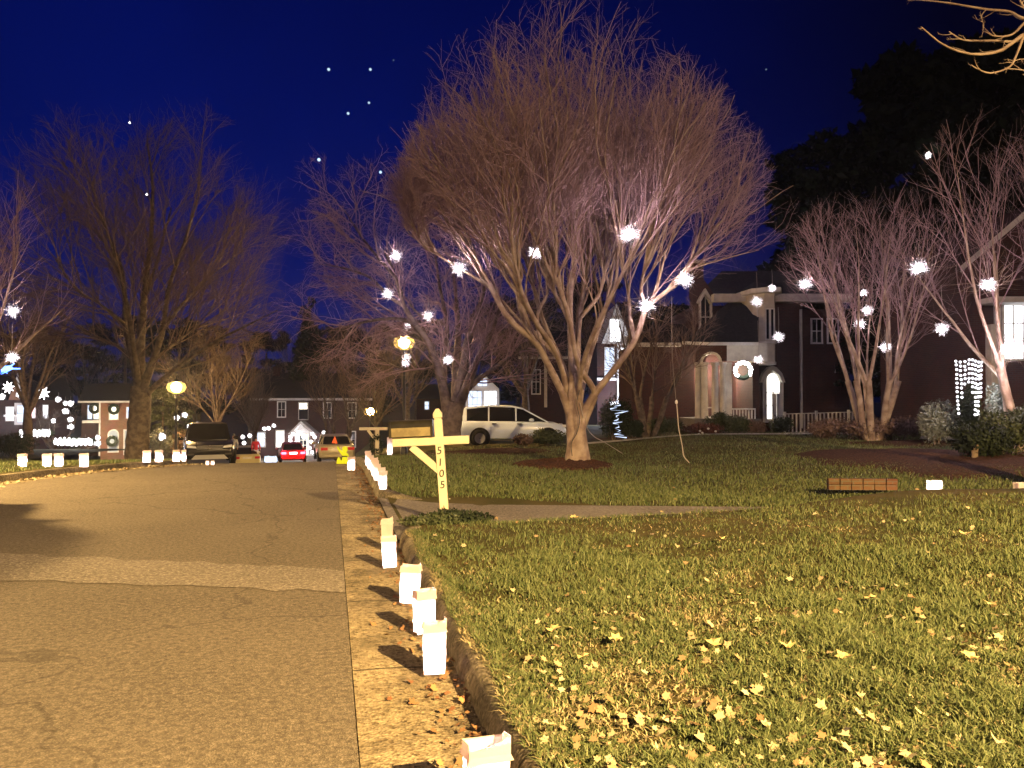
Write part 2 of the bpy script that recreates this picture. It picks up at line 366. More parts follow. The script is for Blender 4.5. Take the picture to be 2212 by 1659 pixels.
# ================================================================== STRUCTURE
def grid(name, xs, ys, zf, m, drop=0.0, mask=None):
    xs = np.asarray(xs); ys = np.asarray(ys)
    X, Y = np.meshgrid(xs, ys) if xs.ndim == 1 else (xs, np.repeat(ys[:, None], xs.shape[1], 1))
    Z = zf(X, Y) - drop
    ny, nx = X.shape; V = np.stack([X, Y, Z], -1).reshape(-1, 3)
    i = np.arange(ny*nx).reshape(ny, nx)
    q = np.stack([i[:-1,:-1], i[:-1,1:], i[1:,1:], i[1:,:-1]], -1).reshape(-1, 4)
    o = np_mesh(name, V, q.ravel(), np.full(len(q), 4), m, smooth=True)
    tag(o, kind='structure'); return o
ysn = np.concatenate([np.arange(-6, 30, .25), np.arange(30, 110, 1.0)])
def crown(x, y): return RZ(y) + 0*x
SEAM, CURB, TOP = .13, .73, .90
X = np.stack([curbL(ysn) + (SEAM - curbL(ysn)) * t for t in np.linspace(0, 1, 24)], 1)
grid('road', X, ysn, crown, M['asphalt'])
X = np.stack([np.full(len(ysn), x) for x in np.linspace(SEAM+.004, CURB+.02, 5)], 1)
grid('gutter', X, ysn, lambda x, y: RZ(y) + .006 - .02*sstep(.2, .7, x), M['gutter'])
# strip of newer patching across the road, slightly skewed
xs = np.linspace(-7.3, SEAM-.002, 40); rng = np.random.default_rng(3)
ya = 6.53 - .37*(xs-SEAM) + .03*rng.standard_normal(40); yb = 7.36 - .466*(xs-SEAM) + .04*rng.standard_normal(40)
V = []; F = []
for i in range(40):
    for k in range(4):
        y = ya[i] + (yb[i]-ya[i])*k/3; V.append((xs[i], y, float(RZ(y))+.005))
for i in range(39):
    for k in range(3): F.append((i*4+k, i*4+4+k, i*4+5+k, i*4+k+1))
mb = MB(); mb.add(V, F); tag(mb.build('road_patch', M['patch']), kind='structure')
# kerbs swept along a path
def sweep(name, path, m, prof, side=1, taper=(0, 0)):
    """path: (x,y) list ; prof: (offset to the right, height)"""
    V = []; F = []; n = len(path); k = len(prof)
    for i, (x, y) in enumerate(path):
        a = Vector(path[max(i-1, 0)]); b = Vector(path[min(i+1, n-1)]); t = (b-a).normalized(); nr = Vector((t.y, -t.x)) * side
        h = 1.0
        if taper[0] and i < taper[0]: h = max(.05, i/taper[0])
        if taper[1] and i > n-1-taper[1]: h = max(.05, (n-1-i)/taper[1])
        base = float(RZ(y)) if True else 0
        for off, z in prof: V.append((x+nr.x*off, y+nr.y*off, base + (z*h if z > 0 else z)))
    for i in range(n-1):
        for j in range(k-1): F.append((i*k+j, i*k+j+1, (i+1)*k+j+1, (i+1)*k+j))
    mb = MB(); mb.add(V, F); return tag(mb.build(name, m, smooth=True), kind='structure')
KP = [(0, -.03), (.012, .05), (.028, .095), (.05, .125), (.08, .138), (.13, .14), (.175, .135), (.18, .02)]
p1 = [(CURB, y) for y in np.arange(-6, 8.4, .25)] + [(CURB+.95*(1-math.cos(a)), 8.4+.95*math.sin(a)) for a in np.linspace(0, R(90), 10)] 
sweep('kerb', p1, M['kerb'], KP, 1, (0, 6))
p2 = [(CURB+.9*(1-math.cos(a)), 12.65-.9*math.sin(a)) for a in np.linspace(R(90), 0, 10)] + [(CURB, y) for y in np.arange(12.9, 30, .4)] + [(CURB, y) for y in np.arange(30, 90, 2.)]
sweep('kerb', p2, M['kerb'], KP, 1, (6, 0))
pl = [(float(curbL(y)), y) for y in np.concatenate([np.arange(-6, 34, .4), np.arange(34, 90, 2.)])]
sweep('kerb', pl, M['kerb'], KP, -1)
# left gutter (thin pale concrete strip)
X = np.stack([curbL(ysn) + t for t in (.0, .2, .45)], 1)
grid('gutter', X, ysn, lambda x, y: RZ(y) + .005, M['gutter'])
# lawns / yards
xr = np.concatenate([[TOP-.02, 1.05, 1.2], np.arange(1.4, 16, .3), np.arange(16, 70, 2.)])
def lawnz(x, y):
    z = TZ(x, y)
    return z + .02*np.sin(x*1.7+y*.9)*sstep(1.2, 3, x)
yl = np.concatenate([np.arange(-6, 14, .2), np.arange(14, 40, .5), np.arange(40, 120, 2.)])
grid('lawn', xr, yl, lawnz, M['lawn'])
XL = np.stack([curbL(yl) - .22 - t for t in np.concatenate([[0, .3, .8], np.arange(1.5, 12, 1.), np.arange(12, 80, 4.)])][::-1], 1)
grid('lawn', XL, yl, TZ, M['lawn'])
gm = MB(); gm.quad((-900,-300,-6.2), (900,-300,-6.2), (900,1200,-6.2), (-900,1200,-6.2)); tag(gm.build('ground', M['earth']), kind='structure')
# driveway
dx = np.concatenate([np.arange(CURB+.02, 2.2, .1), np.arange(2.2, 16, .35)])
V = []; F = []; K = 9
for x in dx:
    fl = .9*max(0, 1-(x-CURB)/.95)**2
    y0 = 9.52 - fl; y1 = 11.68 - .30*min(max(x-1, 0), 6) + fl
    for k in range(K):
        y = y0 + (y1-y0)*k/(K-1); V.append((x, y, max(T(max(x, TOP), y), float(RZ(y))+.0)*min(1, (x-CURB)/.4) + .010 + .0*x))
for i in range(len(dx)-1):
    for k in range(K-1): F.append((i*K+k, i*K+k+K, i*K+k+K+1, i*K+k+1))
mb = MB(); mb.add(V, F); tag(mb.build('driveway', M['drive'], smooth=True), kind='structure')
# front walk across the far yard
mb = MB(); prev = None; V = []; F = []
for i, u in enumerate(np.linspace(1240, 1925, 24)):
    a = ground_at(u, 29 - .6*math.sin(i/24*3)); b = ground_at(u, 30.3 - .6*math.sin(i/24*3))
    V += [a + Vector((0, 0, .03)), b + Vector((0, 0, .03))]
for i in range(23): F.append((2*i, 2*i+2, 2*i+3, 2*i+1))
mb.add(V, F); tag(mb.build('path', M['walk']), kind='structure')
mb = MB(); V = [ground_at(1985, 25)+Vector((0,0,.05)), ground_at(2075, 24)+Vector((0,0,.05)), ground_at(2070, 26.5)+Vector((0,0,.05)), ground_at(1990, 27)+Vector((0,0,.05))]
mb.add(V, [(0,1,2,3)]); tag(mb.build('path', M['walk']), kind='structure')

# mulch beds: low mounds
def mulch(name, cx, cy, rx, ry, h, rot=0, n=40, rings=8):
    V = [(cx, cy, T(cx, cy)+h)]; F = []
    for r in range(1, rings+1):
        for k in range(n):
            a = 2*math.pi*k/n; wob = 1+.10*math.sin(3*a+cx)+.06*math.sin(7*a)
            rr = r/rings*wob; x = cx+rx*rr*math.cos(a)*math.cos(rot)-ry*rr*math.sin(a)*math.sin(rot); y = cy+rx*rr*math.cos(a)*math.sin(rot)+ry*rr*math.sin(a)*math.cos(rot)
            V.append((x, y, T(x, y)+h*(1-(r/rings)**2)*(1+.3*random.uniform(-1, 1))+.025*(r < rings) - .03*(r == rings)))
    for k in range(n): F.append((0, 1+k, 1+(k+1) % n))
    for r in range(rings-1):
        for k in range(n): a = 1+r*n+k; b = 1+r*n+(k+1) % n; F.append((a, a+n, b+n, b))
    mb = MB(); mb.add(V, F); return tag(mb.build(name, M['mulch']), kind='structure')
tb = ground_at(1245, 19); mulch('mulch_bed', tb.x-.2, tb.y, 1.3, 1.0, .16)
p = ground_at(2180, 16); mulch('mulch_bed', p.x, p.y+1.5, 3.1, 3.6, .08, n=60)
p = ground_at(2040, 23); mulch('mulch_bed', p.x, p.y, 2.7, 1.8, .05, R(-13), n=60)
p = ground_at(1030, 25); mulch('mulch_bed', p.x, p.y, 2.8, 1.8, .06, n=50)
p = ground_at(1560, 33); mulch('mulch_bed', p.x, p.y, 6, 1.6, .05, R(-13), n=50)

# ================================================================== GRASS & LEAVES (stuff)
def blades(name, x, y, h, wd, m, bend=.5, seed=1):
    rng = np.random.default_rng(seed); n = len(x); z = TZ(x, y) + .02*np.sin(x*1.7+y*.9)*sstep(1.2, 3, x) - .005
    a = rng.uniform(0, 2*np.pi, n); b = rng.uniform(0, 2*np.pi, n); L = h * rng.uniform(.55, 1.3, n)
    be = bend * rng.uniform(.2, 1.4, n) * L; ca, sa = np.cos(a)*wd/2, np.sin(a)*wd/2
    V = np.zeros((n, 5, 3))
    V[:,0] = np.stack([x-ca, y-sa, z], 1); V[:,1] = np.stack([x+ca, y+sa, z], 1)
    mx, my, mz = x+np.cos(b)*be*.35, y+np.sin(b)*be*.35, z+L*.55
    V[:,2] = np.stack([mx+ca*.7, my+sa*.7, mz], 1); V[:,3] = np.stack([mx-ca*.7, my-sa*.7, mz], 1)
    V[:,4] = np.stack([x+np.cos(b)*be, y+np.sin(b)*be, z+L*np.clip(1-.25*be/L, .4, 1)], 1)
    i = np.arange(n)[:, None]*5; f = np.concatenate([i+0, i+1, i+2, i+3, i+3, i+2, i+4], 1)
    lt = np.tile([4, 3], n)
    return np_mesh(name, V.reshape(-1, 3), f.ravel(), lt, m)
rng = np.random.default_rng(5)
# in-view sampling: draw (forward distance, screen column) so that blade density follows the picture
def fieldpts(n, d0, d1, u0, u1, powr=1.0, keep=None):
    d = (d0**(-powr) + (d1**(-powr)-d0**(-powr))*rng.random(n))**(-1/powr); u = rng.uniform(u0, u1, n)
    x = FW.x*d + RT.x*(u-1106)/FPX*d; y = FW.y*d + RT.y*(u-1106)/FPX*d
    k = keep(x, y); return x[k], y[k]
def in_near(x, y):
    edge = np.where(y < 8.35, CURB+.14+.03*np.sin(y*9), CURB+.14+1.0*np.clip((y-8.35)/1.0, 0, 1)**2)
    return (x > edge) & (y < 9.54+.05*np.sin(x*4)+.9*sstep(3.5, 5.5, x)) & (y > 1.2)
def in_far(x, y):
    return (x > CURB+.24) & (y > 11.6-.30*np.clip(x-1, 0, 6))
x, y = fieldpts(200000, 2.2, 9.8, 880, 2300, .8, in_near)
def lump(x, y, k=1.0):
    v = 0
    for i, (fx, fy, ph, am) in enumerate(((1.3,1.1,0,.5),(2.9,3.3,1.7,.4),(6.1,5.3,.6,.45),(11.7,13.1,2.2,.35))):
        v = v + am*np.sin((x*fx+1.3*np.sin(y*fy*.7+ph))*k)*np.sin((y*fy+1.1*np.sin(x*fx*.8-ph))*k+ph)
    return v
clump = lump(x, y); ok = rng.random(len(x)) < .72+.5*clump; x, y, clump = x[ok], y[ok], clump[ok]
tag(blades('grass', x, y, .054*np.clip(1+.75*clump, .35, 2.2), .008, M['grass'], .9, 2), 'short ragged winter grass covering the near front lawn', 'grass', kind='stuff')
x, y = fieldpts(60000, 2.2, 9.8, 880, 2300, .8, in_near); ok = rng.random(len(x)) < .25-.9*lump(x, y, .8); x, y = x[ok], y[ok]
tag(blades('dry_grass', x, y, .035, .009, M['straw'], 1.6, 12), 'dry straw-coloured blades matted between the green grass', 'grass', kind='stuff')
x, y = fieldpts(70000, 12, 30, 760, 2300, .9, in_far)
tag(blades('grass', x, y, .07, .016, M['grass'], .7, 3), 'darker grass of the lawn beyond the driveway', 'grass', kind='stuff')
def in_left(x, y): return (x < curbL(y)-.3)
x, y = fieldpts(14000, 13, 34, -60, 420, 1.0, in_left)
tag(blades('grass', x, y, .07, .02, M['grass'], .7, 4), 'grass of the lawn across the road on the left', 'grass', kind='stuff')
LEAF = [(0,-1),(.32,-.55),(.92,-.5),(.62,.05),(.8,.55),(.38,.5),(.05,1),(-.3,.55),(-.85,.5),(-.6,0),(-.8,-.55),(-.3,-.5)]
def leaves(name, x, y, size, m, lift=.03, seed=1, zf=None):
    rng = np.random.default_rng(seed); n = len(x); z = (zf(x, y) if zf else TZ(x, y)) + lift*rng.uniform(.5, 1.6, n)
    L = np.array(LEAF); k = len(L); a = rng.uniform(0, 2*np.pi, n); s = size*rng.uniform(.5, 1.25, n); tx = rng.uniform(-.6, .6, n); ty = rng.uniform(-.6, .6, n)
    px = (L[None,:,0]*np.cos(a)[:,None]-L[None,:,1]*np.sin(a)[:,None])*s[:,None]; py = (L[None,:,0]*np.sin(a)[:,None]+L[None,:,1]*np.cos(a)[:,None])*s[:,None]
    pz = px*tx[:,None]+py*ty[:,None]+rng.uniform(-.2, .9, n)[:,None]*(px*np.cos(a)[:,None]+py*np.sin(a)[:,None])**2/size
    V = np.stack([x[:,None]+px, y[:,None]+py, z[:,None]+pz], -1)
    f = (np.arange(n)[:,None]*k+np.arange(k)[None,:])
    return np_mesh(name, V.reshape(-1,3), f.ravel(), np.full(n, k), m)
x, y = fieldpts(1250, 2.4, 5.2, 1080, 2300, 3.0, in_near)
tag(leaves('fallen_leaves', x, y, .024, M['leaf'], .03, 6), 'pale yellow and tan fallen leaves scattered over the near lawn', 'fallen leaves', kind='stuff')
x, y = fieldpts(380, 4.5, 28, 820, 2300, 1.0, lambda x, y: in_near(x, y) | in_far(x, y))
tag(leaves('fallen_leaves', x, y, .026, M['leaf'], .035, 7), 'sparse dry leaves lying on the lawns further back', 'fallen leaves', kind='stuff')
# leaf litter and pine straw in the gutter
yy = rng.uniform(2.5, 19, 900); xx = np.clip(CURB - np.abs(rng.normal(0, .14, 900)), SEAM, CURB); 
tag(leaves('gutter_leaves', xx, yy, .021, M['litter'], .012, 8, lambda x, y: RZ(y)), 'brown leaf litter and straw caught along the right gutter', 'leaf litter', kind='stuff')
yy = rng.uniform(12, 24, 900); xx = curbL(yy)+.05+np.abs(rng.normal(0, .22, 900))
tag(leaves('gutter_leaves', xx, yy, .035, M['leaf'], .012, 9, lambda x, y: RZ(y)), 'golden leaf litter along the left gutter across the road', 'leaf litter', kind='stuff')
yy = rng.uniform(1.8, 8.5, 4200); xx = CURB + .085 + .11*rng.random(4200) + .02*np.sin(yy*5)
tag(blades('dry_grass', xx, yy, .045, .008, M['straw'], 1.5, 14), 'fringe of dry grass hanging over the right kerb', 'grass', kind='stuff')
yy = rng.uniform(1.8, 8.5, 6000); xx = CURB + .10 + .11*rng.random(6000) + .03*np.sin(yy*3.3)
tag(blades('grass', xx, yy, .055, .008, M['grass'], 1.2, 15), 'fringe of green grass along the right kerb', 'grass', kind='stuff')
# the big separate leaves near the camera
def one_leaf(u, v, s, k):
    q = G(u, v, .17); mb = MB(); a = k*1.7
    pts = [(0, 0, .004)] + [((x*math.cos(a)-y*math.sin(a))*s, (x*math.sin(a)+y*math.cos(a))*s, .012*math.sin(3*x+k)+.5*s*(x*x+y*y)*.6) for x, y in LEAF]
    mb.add(pts, [(0, 1+i, 1+(i+1) % 12) for i in range(12)])
    return mb.build('leaf', M['leafbig'], loc=(q.x, q.y, T(q.x, q.y)+.055))
for k, (u, v, s, lab) in enumerate([
    (1195,1365,.05,'yellow leaf nearest the kerb on the upper lawn'), (1540,1395,.055,'large tan leaf in the middle of the near lawn'),
    (1825,1425,.055,'yellow leaf low on the right half of the near lawn'), (2095,1425,.05,'tan leaf near the right edge of the near lawn'),
    (1555,1170,.06,'pale leaf on the far part of the near lawn'), (2085,1185,.065,'pale leaf standing on edge on the far right lawn'),
    (1590,1290,.045,'white crumpled leaf in the middle of the lawn'), (1880,1300,.05,'tan leaf right of the white crumpled one'),
    (2140,1320,.05,'brown leaf at the right side of the lawn'), (1260,1425,.04,'small tan leaf at the foot of the lawn by the kerb'),
    (1330,1385,.045,'tan leaf between the kerb and the large tan leaf'), (1700,1400,.045,'tan leaf right of the large tan leaf'),
    (1240,1120,.055,'small leaf on the driveway edge of the lawn')]):
    tag(one_leaf(u, v, s, k), lab, 'leaf', 'single fallen leaves')

# ================================================================== TREES
UPV = Vector((0, 0, 1))
def rnd_perp(d, rg):
    while True:
        v = Vector((rg.gauss(0,1), rg.gauss(0,1), rg.gauss(0,1))); v = v - d*v.dot(d)
        if v.length > .2: return v.normalized()
def shoot(mb, rg, p, d, L, r0, r1, seg, wob, trop, n):
    """grows one wavy tapering stem; returns its points and directions"""
    pts = [p.copy()]; ds = [d.copy()]; cur = p.copy(); dd = d.copy(); step = L/seg
    for i in range(seg):
        dd = (dd + rnd_perp(dd, rg)*wob*rg.random() + UPV*trop).normalized()
        cur = cur + dd*step; pts.append(cur.copy()); ds.append(dd.copy())
    rad = [r0 + (r1-r0)*i/seg for i in range(seg+1)]
    mb.tube(pts, rad, n, cap=False)
    return pts, ds, rad
def at_t(pts, ds, rad, t):
    x = t*(len(pts)-1); i = min(int(x), len(pts)-2); f = x-i
    return pts[i].lerp(pts[i+1], f), ds[i+1], rad[i]+(rad[i+1]-rad[i])*f
def branchlets(mb, rg, pts, ds, rad, lv, spec, inside=None):
    """spec: list of (count, length, length jitter, angle deg, radius, segs, wob, trop, sides, t0)"""
    if lv >= len(spec): return
    cnt, L, lj, ang, r, seg, wob, trop, n, t0 = spec[lv]
    for k in range(cnt):
        t = t0 + (1-t0)*(k+rg.random())/cnt
        p, d, rr = at_t(pts, ds, rad, min(t, .999))
        a = R(ang)*rg.uniform(.55, 1.35); nd = (d*math.cos(a) + rnd_perp(d, rg)*math.sin(a)).normalized()
        l = L*rg.uniform(1-lj, 1+lj)*(1.15-.5*t)
        if inside and not inside(p + nd*l*.8):
            l *= .55
            if not inside(p + nd*l*.5): continue
        q = shoot(mb, rg, p, nd, l, min(r, rr*.85), r*.35, seg, wob, trop, n)
        branchlets(mb, rg, *q, lv+1, spec, inside)
def ellipsoid(c, rx, rz, rzlow=None):
    def f(p):
        z = p.z-c.z; q = rz if z > 0 else (rzlow or rz)
        return ((p.x-c.x)**2+(p.y-c.y)**2)/rx**2 + z*z/q**2 < 1
    return f
def smooth_path(P, n):
    """Catmull-Rom resample"""
    P = [Vector(p) for p in P]; P = [P[0]*2-P[1]] + P + [P[-1]*2-P[-2]]; out = []
    m = len(P)-3
    for i in range(n+1):
        x = i/n*m; k = min(int(x), m-1); t = x-k; a, b, c, d = P[k:k+4]
        out.append(.5*((2*b)+(c-a)*t+(2*a-5*b+4*c-d)*t*t+(3*b-a-3*c+d)*t**3))
    return out
def limb(mb, P, r0, r1, n=10, seg=10, bumps=0, rg=random):
    pts = smooth_path(P, seg)
    rad = [(r0+(r1-r0)*(i/seg)**.8)*(1+bumps*rg.uniform(-1, 1)) for i in range(seg+1)]
    mb.tube(pts, rad, n, cap=False)
    ds = [(pts[min(i+1, seg)]-pts[max(i-1, 0)]).normalized() for i in range(seg+1)]
    return pts, ds, rad

# ---- the big pale tree in the middle of the far lawn
def hero_tree():
    rg = random.Random(4); D = 19.0
    b = ground_at(1245, D); t = thing('bare_tree', 'large bare pale-barked tree spreading over the lawn behind the white mailbox post', 'tree', b)
    def P(u, v, dd=0): return W(u, v, D+dd) - b
    tr = MB(); tw = MB(); ends = []
    # fluted trunk
    seg = 22; n = 28; V = []; z0 = P(1247, 1003).z
    C = [P(1247, 1006), P(1246, 960), P(1243, 915), P(1241, 870), P(1240, 820), P(1240, 790)]; pts = smooth_path(C, seg)
    wd = [.33, .245, .21, .19, .13, .05]
    for i, p in enumerate(pts):
        x = i/seg*5; k = min(int(x), 4); r = (wd[k]+(wd[k+1]-wd[k])*(x-k))
        for j in range(n):
            a = 2*math.pi*j/n; fl = 1+.13*math.sin(4*a+.7+i*.04)+.07*math.sin(7*a+2-i*.05)+(.14*max(0, 1-i/4))*math.sin(5*a)
            V.append(p+Vector((math.cos(a)*r*fl, math.sin(a)*r*fl*.9, 0)))
    F = [(i*n+j, i*n+(j+1) % n, (i+1)*n+(j+1) % n, (i+1)*n+j) for i in range(seg) for j in range(n)]
    tr.add(V, F)
    limbs = [  # (points (u,v,depth offset)), r0, r1
      ([(1232,900,0),(1215,850,-.1),(1180,780,-.3),(1155,738,-.5),(1100,690,-.7),(1060,620,-.9),(1040,585,-1)], .12, .05),
      ([(1236,870,0),(1222,812,.2),(1205,770,.4),(1150,715,.6),(1120,640,.8),(1095,600,.9)], .10, .045),
      ([(1262,890,0),(1285,850,-.1),(1325,800,-.2),(1372,735,-.3),(1398,665,-.3),(1450,622,-.4),(1485,582,-.5)], .115, .05),
      ([(1285,850,-.1),(1262,810,-.4),(1245,775,-.6),(1232,700,-.8),(1215,640,-1.2),(1200,600,-1.4)], .09, .05),
      ([(1238,850,0),(1235,780,.0),(1232,700,.1),(1232,630,.1),(1240,575,.2)], .12, .06),
      ([(1246,850,.1),(1248,770,.2),(1250,690,.4),(1262,620,.6),(1270,580,.7)], .11, .05),
      ([(1254,860,.1),(1268,790,.3),(1290,720,.8),(1310,660,1.2),(1318,600,1.5)], .09, .045),
      ([(1230,860,.1),(1220,800,.4),(1190,730,1.0),(1165,670,1.6),(1150,610,2.1)], .09, .045),
      ([(1250,860,-.1),(1258,790,-.6),(1282,720,-1.2),(1320,640,-1.8),(1345,590,-2.1)], .085, .045),
      ([(1222,830,0),(1200,760,-.4),(1160,700,-1.1),(1130,640,-1.7),(1120,600,-2.0)], .085, .045),
      ([(1240,840,.2),(1246,750,.9),(1255,680,1.8),(1262,610,2.5)], .08, .045),
      ([(1372,735,-.3),(1362,690,.1),(1358,640,.5),(1350,600,.8)], .065, .035),
      ([(1398,665,-.3),(1385,630,-.8),(1390,590,-1.2)], .05, .035),
      ([(1155,738,-.5),(1140,800,-.4),(1118,700,-.9),(1085,640,-1.2)][0:1]+[(1130,690,-.8),(1118,640,-1.1),(1128,595,-1.3)], .055, .035),
      ([(1060,620,-.9),(1010,590,-1.2),(960,560,-1.4),(925,540,-1.6)], .045, .02),
      ([(1232,700,.1),(1208,650,.3),(1182,610,.5)], .06, .035),
      ([(1250,690,.4),(1292,640,.3),(1305,590,.2)], .06, .035),
      ([(1180,780,-.3),(1165,860,-.2)][0:1]+[(1160,690,.2),(1180,640,.6),(1190,600,.9)], .06, .035),
    ]
    core = P(1245, 905); ec = P(1232, 480)
    def inside(p):
        q = p-ec; a = math.atan2(q.y, q.x); k = 1+.07*math.sin(3*a+1)+.05*math.sin(5*a+q.z*1.3)+.05*math.sin(q.z*2+a*2)
        return (q.x**2+q.y**2)/(4.85*k)**2 + q.z**2/((5.45 if q.z > 0 else 3.2)*k)**2 < 1
    spec = [(5, 1.5, .5, 27, .014, 6, .24, .03, 3, .22), (4, .75, .5, 38, .0065, 4, .3, .02, 3, .2), (2, .36, .4, 44, .0042, 2, .3, .01, 3, .3)]
    for kk, (L, r0, r1) in enumerate(limbs):
        if kk < 11:    # the main limbs run down the trunk as flutes
            a = kk*2.4; ox = 9*math.cos(a); oy = .10*math.sin(a)
            cx = 1246 + ox + (-5 if L[-1][0] < 1160 else 5 if L[-1][0] > 1300 else 0)
            q = limb(tr, [P(cx, 1003, oy*1.5), P(cx-.5, 950, oy), P((cx+L[0][0])/2, (L[0][1]+945)/2, oy*.8)]+[P(*a_) for a_ in L], r0*1.15, r1, 10, 20, .05, rg)
            q = (q[0][6:], q[1][6:], q[2][6:])
        else: q = limb(tr, [P(*a) for a in L], r0, r1, 10, 12, .05, rg)
        end = q[0][-1]; d0 = q[1][-1]
        spots = [(end, 1.0)]*6 + [(at_t(*q, tt)[0], tt) for tt in (.62, .72, .8, .88, .94)]
        for p, tt in spots:
            out_ = (p-core); out_.z *= .95; out_ = out_.normalized()
            d = (out_*1.0 + d0*.25 + UPV*.18 + Vector((rg.gauss(0,.20), rg.gauss(0,.20), rg.gauss(0,.10)))).normalized()
            Lg = rg.uniform(2.6, 6.6)
            k = 0
            lim = rg.uniform(.97, 1.12)
            while not inside(p+d*Lg*lim) and Lg > .8: Lg *= .94
            r = rg.uniform(.018, .042)*(.65 + .35*min(1, Lg/4))
            s = shoot(tr if r > .013 else tw, rg, p, d, Lg, r, .008, 14, .26, .03, 5)
            branchlets(tw, rg, *s, 0, spec, inside)
            # forks
            for _ in range(2):
                pp, dd, rr = at_t(*s, rg.uniform(.12, .5)); nd = (dd*.94+rnd_perp(dd, rg)*.30).normalized(); l2 = Lg*rg.uniform(.4, .65)
                s2 = shoot(tw, rg, pp, nd, l2, rr*.75, .004, 7, .11, .04, 4); branchlets(tw, rg, *s2, 0, [(5,)+spec[0][1:]]+spec[1:], inside)
    # long wand reaching right from the right-hand limb
    q = limb(tr, [P(1485,582,-.5), P(1540,566,-.4), P(1590,552,-.3), P(1640,540,-.2)], .035, .008, 6, 8)
    branchlets(tw, rg, *q, 0, spec, None)
    tr.build('trunk', M['myrtle'], t, smooth=True); tw.build('crown', M['twig'], t)
    return t
TREES = {}
TREES['big'] = hero_tree()

def gen_tree(label, base, H, RX, seed, trunk_h=.22, r=.22, nl=7, spread=32, spec=None, bark='bark', twig='twig2', kind='bare_tree', group=None,
             stems=1, lean=(0, 0), shift=(0, 0), low=.6, llen=.62, wob=.12, t0=.3, curve=.04):
    rg = random.Random(seed); t = thing(kind, label, 'tree', base, group=group); tr = MB(); tw = MB()
    c = Vector((shift[0], shift[1], H*.56)); inside = ellipsoid(c, RX, H*.46, H*low)
    spec = spec or [(6, H*.22, .3, 34, r*.18, 5, .14, .03, 4, .15), (6, H*.11, .35, 36, r*.075, 4, .18, .02, 3, .15), (5, H*.06, .4, 38, r*.035, 3, .22, .02, 3, .15)]
    for s in range(stems):
        a = 2*math.pi*s/stems+rg.random(); off = Vector((math.cos(a), math.sin(a), 0))*(0 if stems == 1 else r*1.1)
        top = off*(1 if stems == 1 else 4.5) + Vector((lean[0], lean[1], H*trunk_h))
        q = limb(tr, [off, off*1.2+(top-off)*.33+Vector((rg.gauss(0,.04), rg.gauss(0,.04), 0)), off*1.1+(top-off)*.7, top], r*(1.15 if stems == 1 else .75), r*.62, 10, 10, .06, rg)
        k = max(2, nl//stems if stems > 1 else nl)
        for i in range(k):
            az = 2*math.pi*(i+rg.random()*.7)/k + (a if stems > 1 else 0); sp = R(spread)*rg.uniform(.25, 1.25)
            if stems > 1: d = (off.normalized()*math.sin(sp)*.8 + Vector((math.cos(az)*.25, math.sin(az)*.25, math.cos(sp)))).normalized()
            else: d = Vector((math.cos(az)*math.sin(sp), math.sin(az)*math.sin(sp), math.cos(sp)))
            p, _, rr = at_t(*q, rg.uniform(.72, 1.0)); L = H*llen*rg.uniform(.75, 1.1)
            while not inside(p+d*L) and L > .5: L *= .93
            s1 = shoot(tr, rg, p, d, L, rr*rg.uniform(.45, .7), r*.05, 10, wob, curve, 6)
            branchlets(tw, rg, *s1, 0, spec, inside)
    tr.build('trunk', M[bark], t, smooth=True); tw.build('crown', M[twig], t)
    return t
# second tree, left of the big one (oak-like, crooked limbs reaching left)
def oak():
    rg = random.Random(21); D = 26.0; b = ground_at(972, D)
    t = thing('bare_tree', 'bare grey tree with crooked limbs hung with light balls, left of the white car', 'tree', b)
    def P(u, v, dd=0): return W(u, v, D+dd)-b
    tr = MB(); tw = MB()
    limb(tr, [P(972,958), P(972,930), P(978,900), P(985,870)], .42, .30, 14, 10, .05, rg)
    L = [([(968,900,0),(958,840,0),(945,790,0),(925,740,-.2),(900,705,-.4),(872,660,-.6),(855,600,-.8),(830,540,-1)], .20, .04),
         ([(900,705,-.4),(870,690,-.8),(820,690,-1.2),(770,700,-1.6),(720,712,-2)], .09, .02),
         ([(872,660,-.6),(840,640,-.2),(800,600,.3),(745,580,.6),(690,570,.8)], .08, .02),
         ([(855,600,-.8),(820,560,-1.2),(780,510,-1.6),(745,455,-2)], .07, .02),
         ([(985,870,0),(1000,800,.2),(1010,740,.4),(1030,680,.6),(1050,610,.8)], .22, .06),
         ([(990,880,0),(1010,830,-.5),(1030,780,-1),(1060,720,-1.6),(1085,650,-2)], .20, .05),
         ([(985,860,.2),(985,790,.8),(990,720,1.4),(985,640,2),(975,560,2.4)], .17, .05),
         ([(958,840,0),(962,770,.6),(965,700,1),(950,620,1.3),(940,550,1.6)], .13, .04),
         ([(1000,850,0),(1040,815,.5),(1090,780,.9),(1140,750,1.2)], .12, .04),
         ([(965,700,1),(920,690,1.8),(880,650,2.4),(850,590,2.8)], .07, .02),
         ([(945,790,0),(900,800,.5),(850,790,1),(800,760,1.4)], .06, .015)]
    spec = [(6, 2.1, .35, 38, .030, 7, .25, .02, 4, .15), (6, 1.1, .4, 40, .014, 5, .28, .01, 3, .15), (4, .6, .4, 42, .0085, 3, .3, .0, 3, .2), (3, .32, .4, 40, .006, 2, .25, 0, 3, .3)]
    for pts, r0, r1 in L:
        q = limb(tr, [P(*a) for a in pts], r0, r1, 8, 14, .06, rg)
        branchlets(tw, rg, *q, 0, [(10,)+spec[0][1:]]+spec[1:], None)
    tr.build('trunk', M['bark2'], t, smooth=True); tw.build('crown', M['twig'], t)
    return t
TREES['grey'] = oak()
